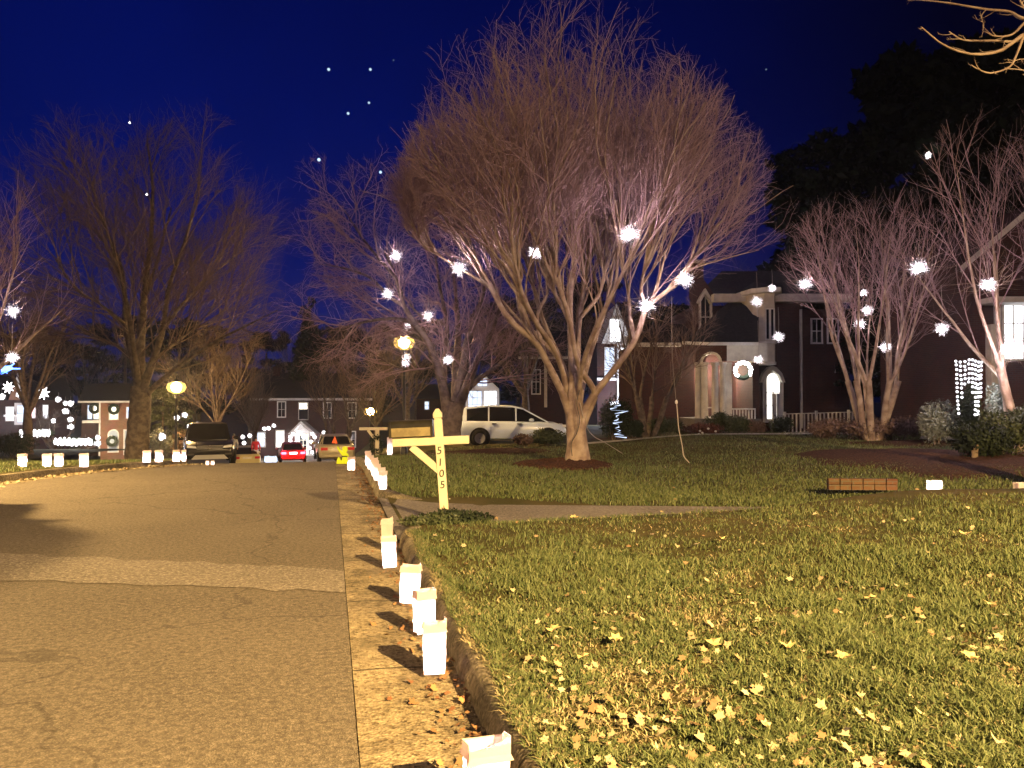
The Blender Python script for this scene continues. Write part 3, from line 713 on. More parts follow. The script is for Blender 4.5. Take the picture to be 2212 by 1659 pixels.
# large tree left of the road, trunk above the bags
def lefttree():
    rg = random.Random(8); D = 29.0; b = ground_at(298, D)
    t = thing('bare_tree', 'tall bare tree with thick mossy trunk on the left, beside a yellow street lamp', 'tree', b)
    def P(u, v, dd=0): return W(u, v, D+dd)-b
    tr = MB(); tw = MB()
    limb(tr, [P(296,990), P(298,940), P(302,890), P(305,835)], .44, .36, 14, 12, .05, rg)
    L = [([(300,850,0),(285,770,0),(270,700,0),(268,600,.3),(240,520,.6),(205,440,1)], .15, .03),
         ([(305,850,0),(330,780,-.2),(352,710,-.4),(365,620,-.7),(400,520,-1),(430,420,-1.4)], .17, .03),
         ([(310,860,0),(350,820,-.3),(410,775,-.8),(470,735,-1.4),(540,700,-2),(600,670,-2.6)], .12, .02),
         ([(303,840,0),(305,740,.3),(312,640,.6),(325,520,1),(330,400,1.3),(318,310,1.6)], .19, .03),
         ([(303,840,0),(300,760,1),(310,660,2),(340,560,3),(370,450,4)], .15, .03),
         ([(300,840,0),(290,760,-1),(275,660,-2),(250,560,-3),(220,470,-3.6)], .14, .03),
         ([(352,710,-.4),(400,650,.2),(450,600,.8),(510,550,1.2)], .09, .02),
         ([(330,780,-.2),(380,740,.8),(430,700,1.8),(480,640,2.6)], .08, .02),
         ([(285,770,0),(240,740,.6),(180,720,1.4),(130,700,2)], .08, .02),
         ([(270,700,0),(220,660,-.8),(160,620,-1.5),(120,560,-2)], .07, .02)]
    inside = ellipsoid(P(320, 560), 6.0, 6.2, 6.0)
    spec = [(12, 3.4, .35, 34, .030, 6, .12, .04, 4, .15), (7, 1.9, .4, 34, .014, 4, .18, .03, 3, .2), (5, 1.0, .4, 36, .008, 3, .2, .03, 3, .2), (3, .5, .4, 34, .006, 2, .2, .02, 3, .2)]
    for pts, r0, r1 in L:
        q = limb(tr, [P(*a) for a in pts], r0, r1, 8, 14, .05, rg)
        branchlets(tw, rg, *q, 0, spec, inside)
    tr.build('trunk', M['bark'], t, smooth=True); tw.build('crown', M['twig2'], t)
lefttree()
# multi-stemmed pale trees in front of the houses at the right
SP3 = lambda H: [(6, H*.30, .3, 22, .017, 5, .12, .04, 4, .2), (6, H*.15, .35, 28, .008, 4, .16, .03, 3, .2), (4, H*.075, .4, 32, .0045, 3, .2, .02, 3, .2)]
b = ground_at(1885, 24.5); TREES['pink'] = gen_tree('vase-shaped bare tree of many pinkish stems between the brick house and the netted shrub', b, 8.0, 3.2, 31, .24, .15, 16, 24, SP3(8), 'myrtle', 'twig', stems=7, low=.5)
b = ground_at(2218, 19); TREES['edge'] = gen_tree('bare branching tree at the right edge in front of the brightest light', b, 8.6, 3.6, 32, .25, .16, 14, 34, SP3(8.4), 'myrtle', 'twig', stems=5, low=.5)
# left edge trees
b = ground_at(-60, 22); TREES['left'] = gen_tree('bare tree at the left edge with orange lit twigs', b, 8.3, 3.3, 41, .3, .2, 8, 50, SP3(9), 'myrtle', 'twig', stems=1, low=.45)
# near overhanging branches at the top right come from a tree beside the camera
def overhang():
    rg = random.Random(5); D = 7.5; b = ground_at(2760, 9.0)
    t = thing('bare_tree', 'near tree whose bare knobbly branches hang into the top right corner', 'tree', b)
    def P(u, v, dd=0): return W(u, v, D+dd)-b
    tr = MB(); tw = MB()
    limb(tr, [Vector((0,0,-.1)), Vector((.05,0,1.5)), Vector((0,.05,3.0)), P(2560,30,1)], .2, .09, 12, 10, .04)
    for pts, r0, r1 in [([(2560,30,1),(2420,60,.6),(2300,40,.3),(2212,75,0),(2160,110,0),(2100,117,0),(2040,98,-.1),(1990,58,-.2)], .035, .005),
                        ([(2300,40,.3),(2212,40,.4),(2180,25,.5),(2130,20,.5),(2040,5,.5),(1960,-2,.5)], .024, .005),
                        ([(2260,60,.2),(2200,88,.2),(2150,88,.2),(2085,87,.3),(2060,75,.3),(2050,68,.3)], .018, .004),
                        ([(2212,75,0),(2195,120,0),(2180,145,0),(2140,158,0),(2110,148,0),(2098,140,0)], .014, .004),
                        ([(2212,50,.1),(2185,75,.1),(2150,78,.1),(2128,68,.1)], .014, .004),
                        ([(2340,150,.2),(2260,140,.2),(2212,128,.2),(2190,132,.2)], .012, .004),
                        ([(2340,160,.2),(2260,168,.2),(2212,152,.2),(2170,148,.2)], .012, .004),
                        ([(2250,40,.1),(2212,15,.1),(2195,-20,.1)], .018, .006),
                        ([(2130,20,.5),(2120,35,.5),(2128,48,.5),(2118,46,.5)], .008, .004)]:
        q = limb(tr, [P(*a) for a in pts], r0, r1, 7, 18, .10, rg)
        branchlets(tw, rg, *q, 0, [(4, .16, .5, 45, .0055, 3, .3, .03, 4, .3), (2, .05, .5, 50, .004, 2, .3, .02, 3, .5)], None)
    tr.build('trunk', M['myrtle'], t, smooth=True); tw.build('crown', M['myrtle'], t)
overhang()
# mid-distance and far bare trees
FS = lambda H: [(7, H*.24, .3, 32, .03, 5, .14, .04, 4, .15), (6, H*.13, .35, 34, .014, 4, .16, .03, 3, .15), (4, H*.07, .4, 36, .008, 3, .2, .02, 3, .15)]
for u, d, H, rx, seed, lab, kw in [
    (812, 44, 8.0, 3.6, 51, 'small bare tree behind the second mailbox and the low street lamp', {}),
    (735, 62, 9.0, 4.0, 52, 'bare tree of upright pale stems in front of the far brick house', dict(stems=4)),
    (552, 66, 6.0, 3.2, 53, 'low forked bare tree left of the far brick house', {}),
    (470, 40, 7.5, 4.6, 54, 'broad bare tree lit yellow behind the dark parked car', dict(bark='bark2')),
    (1135, 46, 9.5, 4.6, 55, 'bare tree rising behind the roof of the white car', {}),
    (1400, 31, 6.5, 3.0, 56, 'slender bare tree in front of the brick wing, right of the big trunk', dict(stems=4)),
    (122, 52, 3.6, 1.2, 57, 'small reddish bare tree with light balls in the far left yard', dict(stems=4, bark='myrtle')),
    (60, 40, 10.0, 6.0, 58, 'tall bare tree at the left behind the snowflake lights', dict(bark='bark2')),
    (20, 85, 15.0, 9, 81, 'tall bare tree behind the decorated house', {}), (420, 95, 15.0, 9, 82, 'bare tree far beyond the black car', {}),
    (760, 105, 14.0, 9, 83, 'bare tree far behind the second mailbox', {}), (1020, 80, 14.0, 8, 84, 'bare tree behind the bluish lit outbuilding', {}),
    (540, 80, 12.0, 7, 85, 'bare tree at the left end of the far brick house', {}), (1180, 85, 15.0, 8, 86, 'bare tree far behind the white car', {}),
    (1310, 58, 13.0, 6.0, 59, 'tall dark bare tree far behind the big tree', {}),
    (880, 60, 11.0, 5.2, 60, 'bare tree behind the tall street lamp', {}),
    (640, 100, 17.0, 8.0, 61, 'tall bare tree behind the roof of the far brick house', {}),
    (180, 100, 17.0, 9.0, 62, 'tall bare tree behind the orange brick house', {}),
    (2330, 34, 13.0, 7.0, 63, 'tall bare tree behind the brick house at the right edge', {}),
    (1640, 60, 13.0, 6.5, 64, 'tall bare tree behind the roof of the porch house', {})]:
    b = ground_at(u, d); gen_tree(lab, b, H, rx, seed, .25, .16 if H < 9 else .26, 8, 34, FS(H), kw.get('bark', 'bark'), 'twig2', stems=kw.get('stems', 1))
# ---- leafy things
def leafy(name, label, cat, base, clumps, m, n, size, group=None, stem=None, seed=1, core=True, part='foliage'):
    """clumps: (x,y,z,rx,ry,rz) relative to base"""
    t = thing(name, label, cat, base, group=group); rg = np.random.default_rng(seed)
    P = []; wts = np.array([c[3]*c[4]*c[5] for c in clumps])**.8; wts /= wts.sum()
    idx = rg.choice(len(clumps), n, p=wts); C = np.array(clumps)[idx]
    dv = rg.normal(size=(n, 3)); dv /= np.linalg.norm(dv, axis=1)[:,None]; rr = rg.uniform(.45, 1.08, n)**.6
    ctr = C[:, :3] + dv*C[:, 3:]*rr[:,None]; ctr[:,2] = np.maximum(ctr[:,2], .02)
    a = rg.normal(size=(n, 3)); a /= np.linalg.norm(a, axis=1)[:,None]; b_ = np.cross(a, dv+.01); b_ /= np.linalg.norm(b_, axis=1)[:,None]
    s = size*rg.uniform(.5, 1.3, n)[:,None]
    V = np.stack([ctr-a*s, ctr+b_*s*.45, ctr+a*s, ctr-b_*s*.45], 1).reshape(-1, 3)
    np_mesh(part, V, np.arange(4*n), np.full(n, 4), m, t)
    st = MB()
    if stem: st.tube([(0,0,-.1), (0,0,stem[1])], [stem[0], stem[0]*.4], 8)
    else:
        for k in range(7):
            c = clumps[k % len(clumps)]; st.tube([(c[0]*.3, c[1]*.3, -.05), (c[0]+.2*c[3]*math.cos(k*2), c[1]+.2*c[4]*math.sin(k*2), c[2]+c[5]*.4)], [.02, .006], 4, cap=False)
    st.build('trunk' if stem else 'stem', M['bark'], t)
    return t
def conifer(label, base, H, rx, seed, n=9000, m='needle'):
    rg = random.Random(seed); cl = []
    for i in range(26):
        f = i/25; z = H*(.14+.84*f); w_ = rx*(1-f)**.8+.25
        for k in range(3 if f < .8 else 1):
            a = rg.uniform(0, 6.28); o = w_*rg.uniform(.25, .75); cl.append((o*math.cos(a), o*math.sin(a), z+rg.uniform(-.5, .5), w_*.5, w_*.5, H*.045))
    return leafy('evergreen_tree', label, 'tree', base, cl, M[m], n, H*.022, stem=(H*.018, H*.9), seed=seed)
def crownball(label, base, H, rx, seed, n=12000, m='farneedle'):
    rg = random.Random(seed); cl = []
    for i in range(70):
        a = rg.uniform(0, 6.28); z = rg.uniform(.2, .97); w_ = rx*math.sqrt(max(.05, 1-((z-.5)/.52)**2))*rg.uniform(.2, .85)
        cl.append((w_*math.cos(a), w_*math.sin(a), H*z, rx*rg.uniform(.10, .26), rx*rg.uniform(.10, .26), H*rg.uniform(.025, .06)))
    return leafy('evergreen_tree', label, 'tree', base, cl, M[m], n, H*.02, stem=(H*.02, H*.8), seed=seed)
conifer('dark evergreen tree behind the far brick house', ground_at(668, 90), 17.5, 4.2, 71)
crownball('dark rounded evergreen beside the mossy trunk and dark car', ground_at(352, 40), 3.6, 1.7, 72, 5000, 'shrub')
crownball('tall black evergreen behind the lit arched window of the porch house', ground_at(1800, 58), 22, 8, 73)
crownball('tallest black evergreen above the pink-stemmed tree', ground_at(2010, 62), 31, 9.5, 74, 16000)
crownball('black evergreen at the far right behind the edge house', ground_at(2230, 56), 29, 9, 75, 14000)
crownball('low dark evergreen between the two right-hand houses', ground_at(1960, 36), 7.2, 3.6, 76, 9000)
crownball('dark evergreen left of the porch house wing', ground_at(1440, 62), 10, 5.0, 77, 9000)
crownball('dark evergreen above the far end of the street', ground_at(575, 108), 15, 6.0, 78, 9000)
for u, d, H, rx, sd, lab in ((1120, 95, 16, 9, 91, 'dark evergreen far beyond the bluish lit outbuilding'), (1290, 88, 17, 8, 92, 'dark evergreen far behind the white lit gable'),
    (900, 112, 15, 10, 93, 'dark evergreen far behind the tall street lamp'), (760, 118, 17, 9, 94, 'dark evergreen behind the right end of the far brick house'), (1480, 80, 13, 7, 95, 'dark evergreen behind the chimney of the porch house'),
    (430, 112, 17, 10, 96, 'dark evergreen far behind the black car'), (270, 120, 18, 11, 97, 'dark evergreen behind the mossy trunk'), (90, 100, 15, 10, 98, 'dark evergreen behind the decorated house')):
    crownball(lab, ground_at(u, d), H, rx, sd, 8000)
def bush(u, d, w_, h, m, lab, name='shrub', n=2600, size=.05, group=None, seed=1, dz=0):
    rg = random.Random(seed+int(u)); cl = []
    for k in range(9):
        a = rg.uniform(0, 6.28); o = w_/2*rg.uniform(.15, .6); cl.append((o*math.cos(a), o*math.sin(a)*.8, h*rg.uniform(.4, .62), w_*.26, w_*.24, h*rg.uniform(.32, .42)))
    b = ground_at(u, d); b.z += dz
    return leafy(name, lab, 'shrub', b, cl, M[m], n, size, group=group, seed=seed)
bush(1435, 31.5, 1.7, .85, 'shrub', 'rounded clipped shrub at the left foot of the brick wing', seed=2)
bush(1592, 32.5, 1.35, .95, 'shrub', 'dark rounded shrub in front of the porch railing', seed=3)
bush(1690, 33, 1.35, .85, 'shrub', 'dark rounded shrub below the lit arched door', seed=4)
bush(1520, 32, 1.9, .55, 'redleaf', 'low red-leaved shrub with white flowers under the porch corner', seed=5)
bush(1548, 34, 1.2, 1.2, 'shrub', 'green shrub between the porch columns', seed=6)
bush(1635, 33.4, 1.0, .75, 'brownleaf', 'low brown shrub between the two dark rounded shrubs', seed=7)
bush(1185, 28.8, 1.5, .68, 'shrub', 'low clipped hedge shrub in front of the white car bonnet', seed=8)
bush(1135, 28.2, 1.0, .5, 'brownleaf', 'small brown shrub in front of the white car door', seed=9)
bush(1328, 30, 1.5, 1.85, 'needle', 'tall black-green hedge shrub right of the big trunk', seed=10, n=5000)
bush(1372, 29.5, .9, .8, 'needle', 'low dark hedge shrub beside the tall black-green one', seed=11)
bush(1790, 25.5, 1.8, .75, 'brownleaf', 'brown dormant shrub left of the pinkish stems', seed=12)
bush(1935, 24.5, 2.6, .85, 'brownleaf', 'wide reddish-brown dormant shrub right of the pinkish stems', seed=13, n=4500)
bush(1860, 24.8, 1.6, .7, 'brownleaf', 'brown dormant shrub wrapped round the pinkish stems', seed=131)
bush(2022, 22, 1.35, 1.45, 'silver', 'tall silvery-leaved shrub left of the netted lights', seed=14, n=3600, size=.045)
bush(2105, 17.0, 1.5, .95, 'needle', 'dark broad shrub in front of the netted lights', seed=15, n=5000)
bush(2185, 17.5, 1.4, 1.25, 'shrub', 'dark green shrub at the right edge below the brick corner', seed=16, n=4200)
bush(2160, 20, .8, 1.9, 'silver', 'pale upright young evergreen beside the stone pilaster', seed=17, n=2600, size=.045)
bush(400, 37, 2.6, 1.5, 'brownleaf', 'twiggy pale shrub behind the four small bags', seed=18, n=1800, size=.07)
bush(345, 34, 1.5, 1.5, 'silver', 'frosted shrub at the foot of the mossy trunk', seed=19, n=1500, size=.06)
bush(30, 36, 2.4, 1.3, 'needle', 'black shrub at the left edge below the lit doorway', seed=20, n=4000)

# ================================================================== LAMPS
def globe_mat():
    if 'globe' in M: return M['globe']
    m = bpy.data.materials.new('amber_globe_glass'); m.use_nodes = True; t = m.node_tree; t.nodes.clear()
    e = t.nodes.new('ShaderNodeEmission'); e.inputs[0].default_value = (1,.60,.13,1); e.inputs[1].default_value = 2.4
    tr = t.nodes.new('ShaderNodeBsdfTransparent'); mx = t.nodes.new('ShaderNodeMixShader'); mx.inputs[0].default_value = .30; o = t.nodes.new('ShaderNodeOutputMaterial')
    t.links.new(tr.outputs[0], mx.inputs[1]); t.links.new(e.outputs[0], mx.inputs[2]); t.links.new(mx.outputs[0], o.inputs[0]); m.cycles.emission_sampling = 'NONE'
    M['globe'] = m; return m
def street_lamp(label, loc, h, power, r=.28, energy=None, group='street lamps', vis=True):
    t = thing('street_lamp', label, 'street lamp', loc, group=group)
    mb = MB(); mb.lathe([(.14,0),(.14,.25),(.07,.35),(.055,1.0),(.05,h-.45),(.075,h-.42),(.05,h-.36),(.11,h-.30),(.12,h-.26)], 14); mb.build('pole', M['black'], t, smooth=True)
    g = MB(); g.lathe([(.10,h-.27),(r*.8,h-.15),(r,h+.02),(r*.85,h+.2),(.02,h+.3)], 16); g.build('globe', globe_mat(), t, smooth=True); rb = r*.50; b = MB(); b.sphere((0, 0, h+.03), rb, 12, 8); b.build('bulb', emat('sodium_bulb', (1,.60,.20), power*1.1/(math.pi*4*math.pi*rb*rb), True), t, smooth=True)
    c = MB(); c.lathe([(r*.55,h+.27),(r*.45,h+.33),(.04,h+.40),(.02,h+.52),(.001,h+.54)], 12); c.build('finial', M['black'], t, smooth=True)
    return t
def lamp_at(u, v, d, **k):
    p = W(u, v, d); g = T(p.x, p.y); return (p.x, p.y, g), p.z-g
KEY = Vector((7.4, -11.0, 0))
def cobra_lamp(label, loc, h, power, aim, spot, spill=0, soft=.1):
    t = thing('street_lamp', label, 'street lamp', loc, 0, 'street lamps')
    a = Vector(aim).normalized(); m = MB(); m.tube([(0,0,-.2),(0,0,h*.5),(0,0,h-.4),(a.x*.15,a.y*.15,h-.05),(a.x*.6,a.y*.6,h+.1),(a.x*1.1,a.y*1.1,h+.12)], [.09,.08,.06,.045,.04,.035], 10); m.build('pole', M['black'], t, smooth=True)
    m = MB(); m.sphere((a.x*1.25,a.y*1.25,h+.14), .24, 14, 8, .45); m.build('lamp_head', M['black'], t, smooth=True)
    g = MB(); g.sphere((a.x*1.25,a.y*1.25,h+.05), .13, 12, 6, .5); g.build('lens', emat('sodium_lens', (1,.56,.17), 20), t)
    lamp('lamp_light', (a.x*1.25, a.y*1.25, h-.10), power, (1,.635,.235), t, soft, spot)
    if spill: lamp('lamp_spill', (a.x*1.25, a.y*1.25, h-.14), spill, (1,.66,.32), t, soft)
cobra_lamp('street lamp beside the photographer, outside the picture on the right', (KEY.x, KEY.y, .2), 8.2, 44000, (-.5,.8,0), 171, 6000)
cobra_lamp('street lamp outside the picture beyond the left kerb', (-13.6, 15.2, .15), 5.4, 16000, (.9,-.3,0), 164, 0, .4)
loc, h = lamp_at(381, 838, 34); street_lamp('yellow street lamp glowing beside the mossy trunk', loc, h, 1400, r=.42)
loc, h = lamp_at(873, 742, 30); street_lamp('tallest yellow street lamp, above the dark mailbox', loc, h, 1400, r=.42)
loc, h = lamp_at(800, 890, 48); street_lamp('low yellow street lamp above the second mailbox', loc, h, 1300, r=.42)

# ================================================================== LIGHT BALLS (wire spheres wound with mini lights)
def ico_pts(n):
    P = []
    for i in range(n):
        z = 1-2*(i+.5)/n; a = i*2.39996; q = math.sqrt(1-z*z); P.append((q*math.cos(a), q*math.sin(a), z))
    return P
_ballmesh = {}
def light_ball(label, loc, r=.16, power=55, cord=0.0, color=(1,.74,.86), group=None, far=False, bulbmat=None):
    t = thing('light_ball', label, 'light ball', loc, group=group); r *= .92
    key = (round(r, 2), far, bulbmat)
    if key not in _ballmesh:
        w_ = MB(); n = 4 if far else 7
        for k in range(n):
            a = math.pi*k/n; pts = [(r*math.cos(a)*math.cos(q), r*math.sin(a)*math.cos(q), r*math.sin(q)) for q in np.linspace(0, 2*math.pi, 17)]
            w_.tube(pts, .0035 if not far else .008, 3, cap=False)
        for z in ((-.5,0,.5) if not far else (0,)):
            q = math.sqrt(1-z*z); w_.tube([(r*q*math.cos(a), r*q*math.sin(a), r*z) for a in np.linspace(0, 2*math.pi, 17)], .0035 if not far else .008, 3, cap=False)
        b_ = MB()
        NB = 130 if not far else 60; P = []; Q = []; rg = random.Random(int(r*1000))
        for k in range(NB*2+1):   # one string of bulbs wound loosely round the frame, beads shrinking outward to imitate a soft glow
            z = rg.uniform(-1, 1); a = rg.uniform(0, 6.283); q = math.sqrt(max(0, 1-z*z)); rr = r*(.22+1.45*rg.random()**2.2) if not far else r*(.25+.8*rg.random()**1.3)
            P.append((q*math.cos(a)*rr, q*math.sin(a)*rr, z*rr)); Q.append((.013*math.exp(-rr/.075) if not far else r*.12*max(.3, 1.15-rr/r)) if k % 2 else (.0003 if not far else r*.01))
        b_.tube(P, Q, 5)
        o1 = w_.build('wire_frame', M['black'], t); o2 = b_.build('bulbs', M[bulbmat or ('bulbfar' if far else 'bulb')], t)
        _ballmesh[key] = (o1.data, o2.data)
    else:
        for nm, me in zip(('wire_frame', 'bulbs'), _ballmesh[key]):
            o = bpy.data.objects.new(nm, me); link(o); o.parent = t
    if cord:
        c = MB(); c.tube([(0, 0, r), (.01, 0, r+cord*.5), (0, .02, r+cord)], .006, 4); c.build('cord', M['cord'], t)
    if power: lamp('ball_light', (0, 0, 0), power, color, t, r*.42)
    return t
for u, v, d, r, pw, cord, lab in [
    (856,553,24.5,.17,70,.8,'highest light ball in the grey tree with crooked limbs'),
    (838,635,25,.17,60,.6,'leftmost light ball in the grey tree, below the highest one'),
    (925,682,24.8,.16,50,.5,'light ball close to the bend of the grey tree limb'),
    (967,777,25,.15,50,.7,'lowest light ball in the grey tree, right of the tall street lamp'),
    (992,580,17.6,.165,95,.5,'leftmost light ball in the big pale tree'),
    (1157,546,17.8,.14,60,.5,'light ball left of the middle stems of the big pale tree'),
    (1360,505,15.4,.19,110,.4,'highest and brightest light ball in the big pale tree'),
    (1398,660,18.3,.18,85,.5,'light ball on the bent right limb of the big pale tree'),
    (1480,605,18.2,.17,85,.3,'rightmost light ball in the big pale tree, by the brick gable'),
    (881,704,30,.14,30,.8,'small light ball just above the tallest street lamp'),
    (877,772,29.5,.15,25,.2,'upper light ball of the pair under the tallest street lamp'),
    (876,784,29.5,.15,25,.0,'lower light ball of the pair under the tallest street lamp'),
    (1635,652,27,.17,80,.9,'light ball in front of the pale bay of the porch house'),
    (1668,622,30,.13,40,.6,'small light ball just under the eave of the pale bay'),
    (1740,613,23,.18,80,.5,'light ball at the left tips of the pink-stemmed tree'),
    (1682,728,27,.17,60,.9,'light ball on the right side of the pale bay'),
    (1638,777,28,.14,50,1.3,'light ball hanging below the pale bay, right of the wreath'),
    (1866,633,24.5,.10,25,.3,'tiny top light ball of the pink-stemmed tree'),
    (1873,670,24,.15,55,.4,'upper middle light ball of the pink-stemmed tree'),
    (1857,700,24,.14,50,.4,'lower middle light ball of the pink-stemmed tree'),
    (1912,750,23.6,.15,70,.4,'lowest light ball of the pink-stemmed tree, among its stems'),
    (1985,578,17.5,.19,90,.4,'leftmost light ball in the tree at the right edge'),
    (2135,615,17.5,.14,60,.4,'light ball in the tree at the right edge above the brick corner'),
    (2035,710,20,.16,55,1.0,'light ball in the dark gap between the two right-hand trees'),
    (2187,752,18,.24,170,.2,'large dazzling light ball at the right edge before the lit window'),
    (28,672,21,.16,70,.4,'upper light ball in the left edge tree'),
    (25,772,21.5,.15,60,.8,'lower light ball in the left edge tree')]:
    light_ball(lab, W(u, v, d), r, pw*(2.3 if u > 900 or u < 100 else 1.9), cord)
    tk = 'left' if u < 100 else 'grey' if (u < 970 and d < 26) else 'big' if (u < 1500 and d < 20) else 'pink' if (1730 < u < 1920) else 'edge' if (u > 1950) else None
    if tk and 'gap' not in lab:    # fine twigs of that tree caught in the light round the ball
        rg = random.Random(int(u)); tr_ = TREES[tk]; c_ = W(u, v, d)-Vector(tr_.location); m_ = MB(); C_ = W(u, v, d)
        for _ in range(34):
            dd = Vector((rg.gauss(0,1), rg.gauss(0,1), rg.gauss(.35,.8))).normalized(); p0 = c_+dd*rg.uniform(.12, .34)+rnd_perp(dd, rg)*rg.uniform(0, .2)
            shoot(m_, rg, p0, (dd+rnd_perp(dd, rg)*rg.uniform(.1, 1.1)+UPV*.25).normalized(), rg.uniform(.25, .75), rg.uniform(.003, .006), .0015, 4, .35, .03, 3)
        m_.build('twigs', M['myrtle'], tr_)
light_ball('pale green-white lens-reflection spot made as a ball high in the dark evergreen at the right', W(2005, 336, 55), .30, 60, 0, (.8,1,.9), far=True)  # ball added in place of a lens reflection
# faint balls added in tall trees to stand for lens reflections
for u, v, d, lab in [(280,265,29,'faint lens-reflection dot in the top of the mossy-trunked tree'), (317,420,27,'faint lens-reflection dot in the middle of the mossy-trunked tree'),
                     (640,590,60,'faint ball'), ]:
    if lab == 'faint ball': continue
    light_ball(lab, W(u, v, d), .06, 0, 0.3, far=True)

# ================================================================== LUMINARY BAGS
_bag = {}
def bag(label, loc, rotz=0, h=.28, w_=.13, dp=.09, power=6.5, cuff=True, name='luminary_bag', group='white luminary bags', tilt=0, seed=0, far=False, flare=.012, lit=True):
    t = thing(name, label, 'luminary bag', loc, rotz, group); t.rotation_euler = (0, tilt, rotz)
    rg = random.Random(seed); NX, NZ = 6, 9
    def ring(z, sx, sy, j=0.0):
        P = []
        per = [(-1,-1),(0,-1),(1,-1),(1,0),(1,1),(0,1),(-1,1),(-1,0)]
        for k, (a, b_) in enumerate(per):
            inn = .86 if (b_ == 0) else 1   # gusset creases on the narrow sides
            P.append(Vector((a*sx*inn + rg.gauss(0, j), b_*sy*(.97 if a == 0 else 1) + rg.gauss(0, j), z + rg.gauss(0, j*.7))))
        return P
    body = MB(); rings = []; hs = h*rg.uniform(.13, .18); hb = h
    for i in range(NZ+1):
        f = i/NZ*hb/h; fl = w_/2*(.93+.10*f); fd = dp/2*(.93+.10*f)
        rings.append(ring(h*f, fl, fd, .0012 if 0 < i else .0004))
    n = 8; V = [p for r_ in rings for p in r_]
    F = [(i*n+k, i*n+(k+1) % n, (i+1)*n+(k+1) % n, (i+1)*n+k) for i in range(NZ) for k in range(n)] + [tuple(range(n))[::-1]]
    body.add(V, F); body.build('bag', M['paper'], t)
    if cuff:
        c = MB(); V = []
        for z, s in ((h+.001, 1.0), (h+.003, 1.03), (h-hs*.5, 1.035), (h-hs, 1.04+flare*3)):
            for k, p in enumerate(rings[-1]): V.append(Vector((p.x*s+rg.gauss(0,.0015), p.y*s*1.05+rg.gauss(0,.0015), z+rg.gauss(0,.002)+(flare*1.2 if k in (2, 3) and z > h else 0))))
        F = [(i*n+k, i*n+(k+1) % n, (i+1)*n+(k+1) % n, (i+1)*n+k) for i in range(3) for k in range(n)]; c.add(V, F); c.build('folded_rim', M['paper'], t)
    if lit:
        cn = MB(); cn.lathe([(.018,.01),(.018,.045),(.002,.05)], 8); cn.build('candle', M['sheath'], t)
        lamp('candle_light', (0, 0, h*.33), power, (1,.84,.86), t, .022)
    return t
def gp(u, v, dz=0):
    """terrain point seen at pixel u,v (march along the ray)"""
    r = ray(u, v); d = 1.5
    while d < 120:
        p = CO + r*d
        x, y = p.x, p.y; g = float(RZ(y)) if (curbL(y) < x < CURB) else T(x, y)
        if p.z <= g: return Vector((x, y, g))
        d += .02 if d < 20 else .1
    return CO + r*60
PW = 2.0
for i, (u, v, rz, tl, kw, lab) in enumerate([
    (1050, 1778, 18, 0, dict(h=.285, w_=.155, dp=.10, flare=.03), 'nearest luminary bag, cut off by the bottom edge of the picture'),
    (938, 1456, 8, 0, dict(flare=.03), 'second nearest luminary bag, its rim folded out to the right'),
    (916, 1369, 28, 0, dict(), 'third luminary bag from the camera, turned so two sides show'),
    (884, 1304, -4, R(3), dict(w_=.145, flare=.025), 'fourth luminary bag from the camera, wider at its top with a torn rim'),
    (842, 1227, 12, R(-3), dict(), 'fifth luminary bag, in front of the unlit cream bag'),
    (836, 1186, 4, 0, dict(lit=False, w_=.115, flare=.03, h=.30), 'unlit cream bag standing just behind the fifth lit bag')]):
    p = G(u, v, 0); bag(lab, (p.x, p.y, .012), R(rz)-YAW, tilt=tl, seed=i, **kw)
# row along the kerb beyond the driveway
row = [(829,1076),(822,1062),(816,1052),(809,1044),(803,1036),(796,1030),(790,1022),(785,1016)]
names = ['nearest of the tight row of bags beyond the driveway', 'second bag of the tight row beyond the driveway', 'third bag of the tight row beyond the driveway',
         'fourth bag of the tight row beyond the driveway', 'fifth bag of the tight row beyond the driveway', 'sixth bag of the tight row, near the far kerb',
         'seventh bag of the tight row, near the far kerb', 'farthest bag of the tight row beyond the driveway']
for i, (u, v) in enumerate(row):
    y = 12.5 + i*.66*(1+.03*i); x = CURB + .10 + .02*math.sin(i*2)
    bag(names[i], (x, y, float(RZ(y))+.145), R(random.uniform(-15, 15)), seed=20+i, power=2.6, w_=.12)
p = gp(759, 1016); bag('lone bag between the tight row and the green figure', (p.x, p.y, p.z), .2, h=.30, w_=.15, seed=30, power=8)
for i, (u, v, lab) in enumerate([(48,1009,'leftmost bag on the lawn across the road'), (101,1006,'second bag from the left across the road'),
                                 (127,1001,'third bag from the left across the road'), (181,998,'fourth bag from the left, below the lit hedge'),
                                 (317,1003,'bag at the foot of the mossy trunk'), (343,1001,'bag just right of the mossy trunk'),
                                 (377,1000,'left bag of the trio before the dark car'), (384,1000,'middle bag of the trio before the dark car'), (397,1001,'right bag of the trio before the dark car')]):
    D = 17.2 if u < 200 else 19.3+.004*(u-300)
    q = W(u, v, D); g = max(T(q.x, q.y), float(RZ(q.y)))
    bag(lab, (q.x, q.y, g), random.uniform(-.3, .3)-YAW, h=.29, w_=.165 if u < 350 else .085, dp=.09 if u < 350 else .07, seed=40+i, power=5)
for u, lab, s in ((448, 'left of two low lights on the road before the dark car', 61), (459, 'right of two low lights on the road before the dark car', 62)):
    q = W(u, 1000, 21.0); bag(lab, (q.x, q.y, float(RZ(q.y))), 0, h=.12, w_=.085, dp=.07, seed=s, power=1.5, cuff=False)
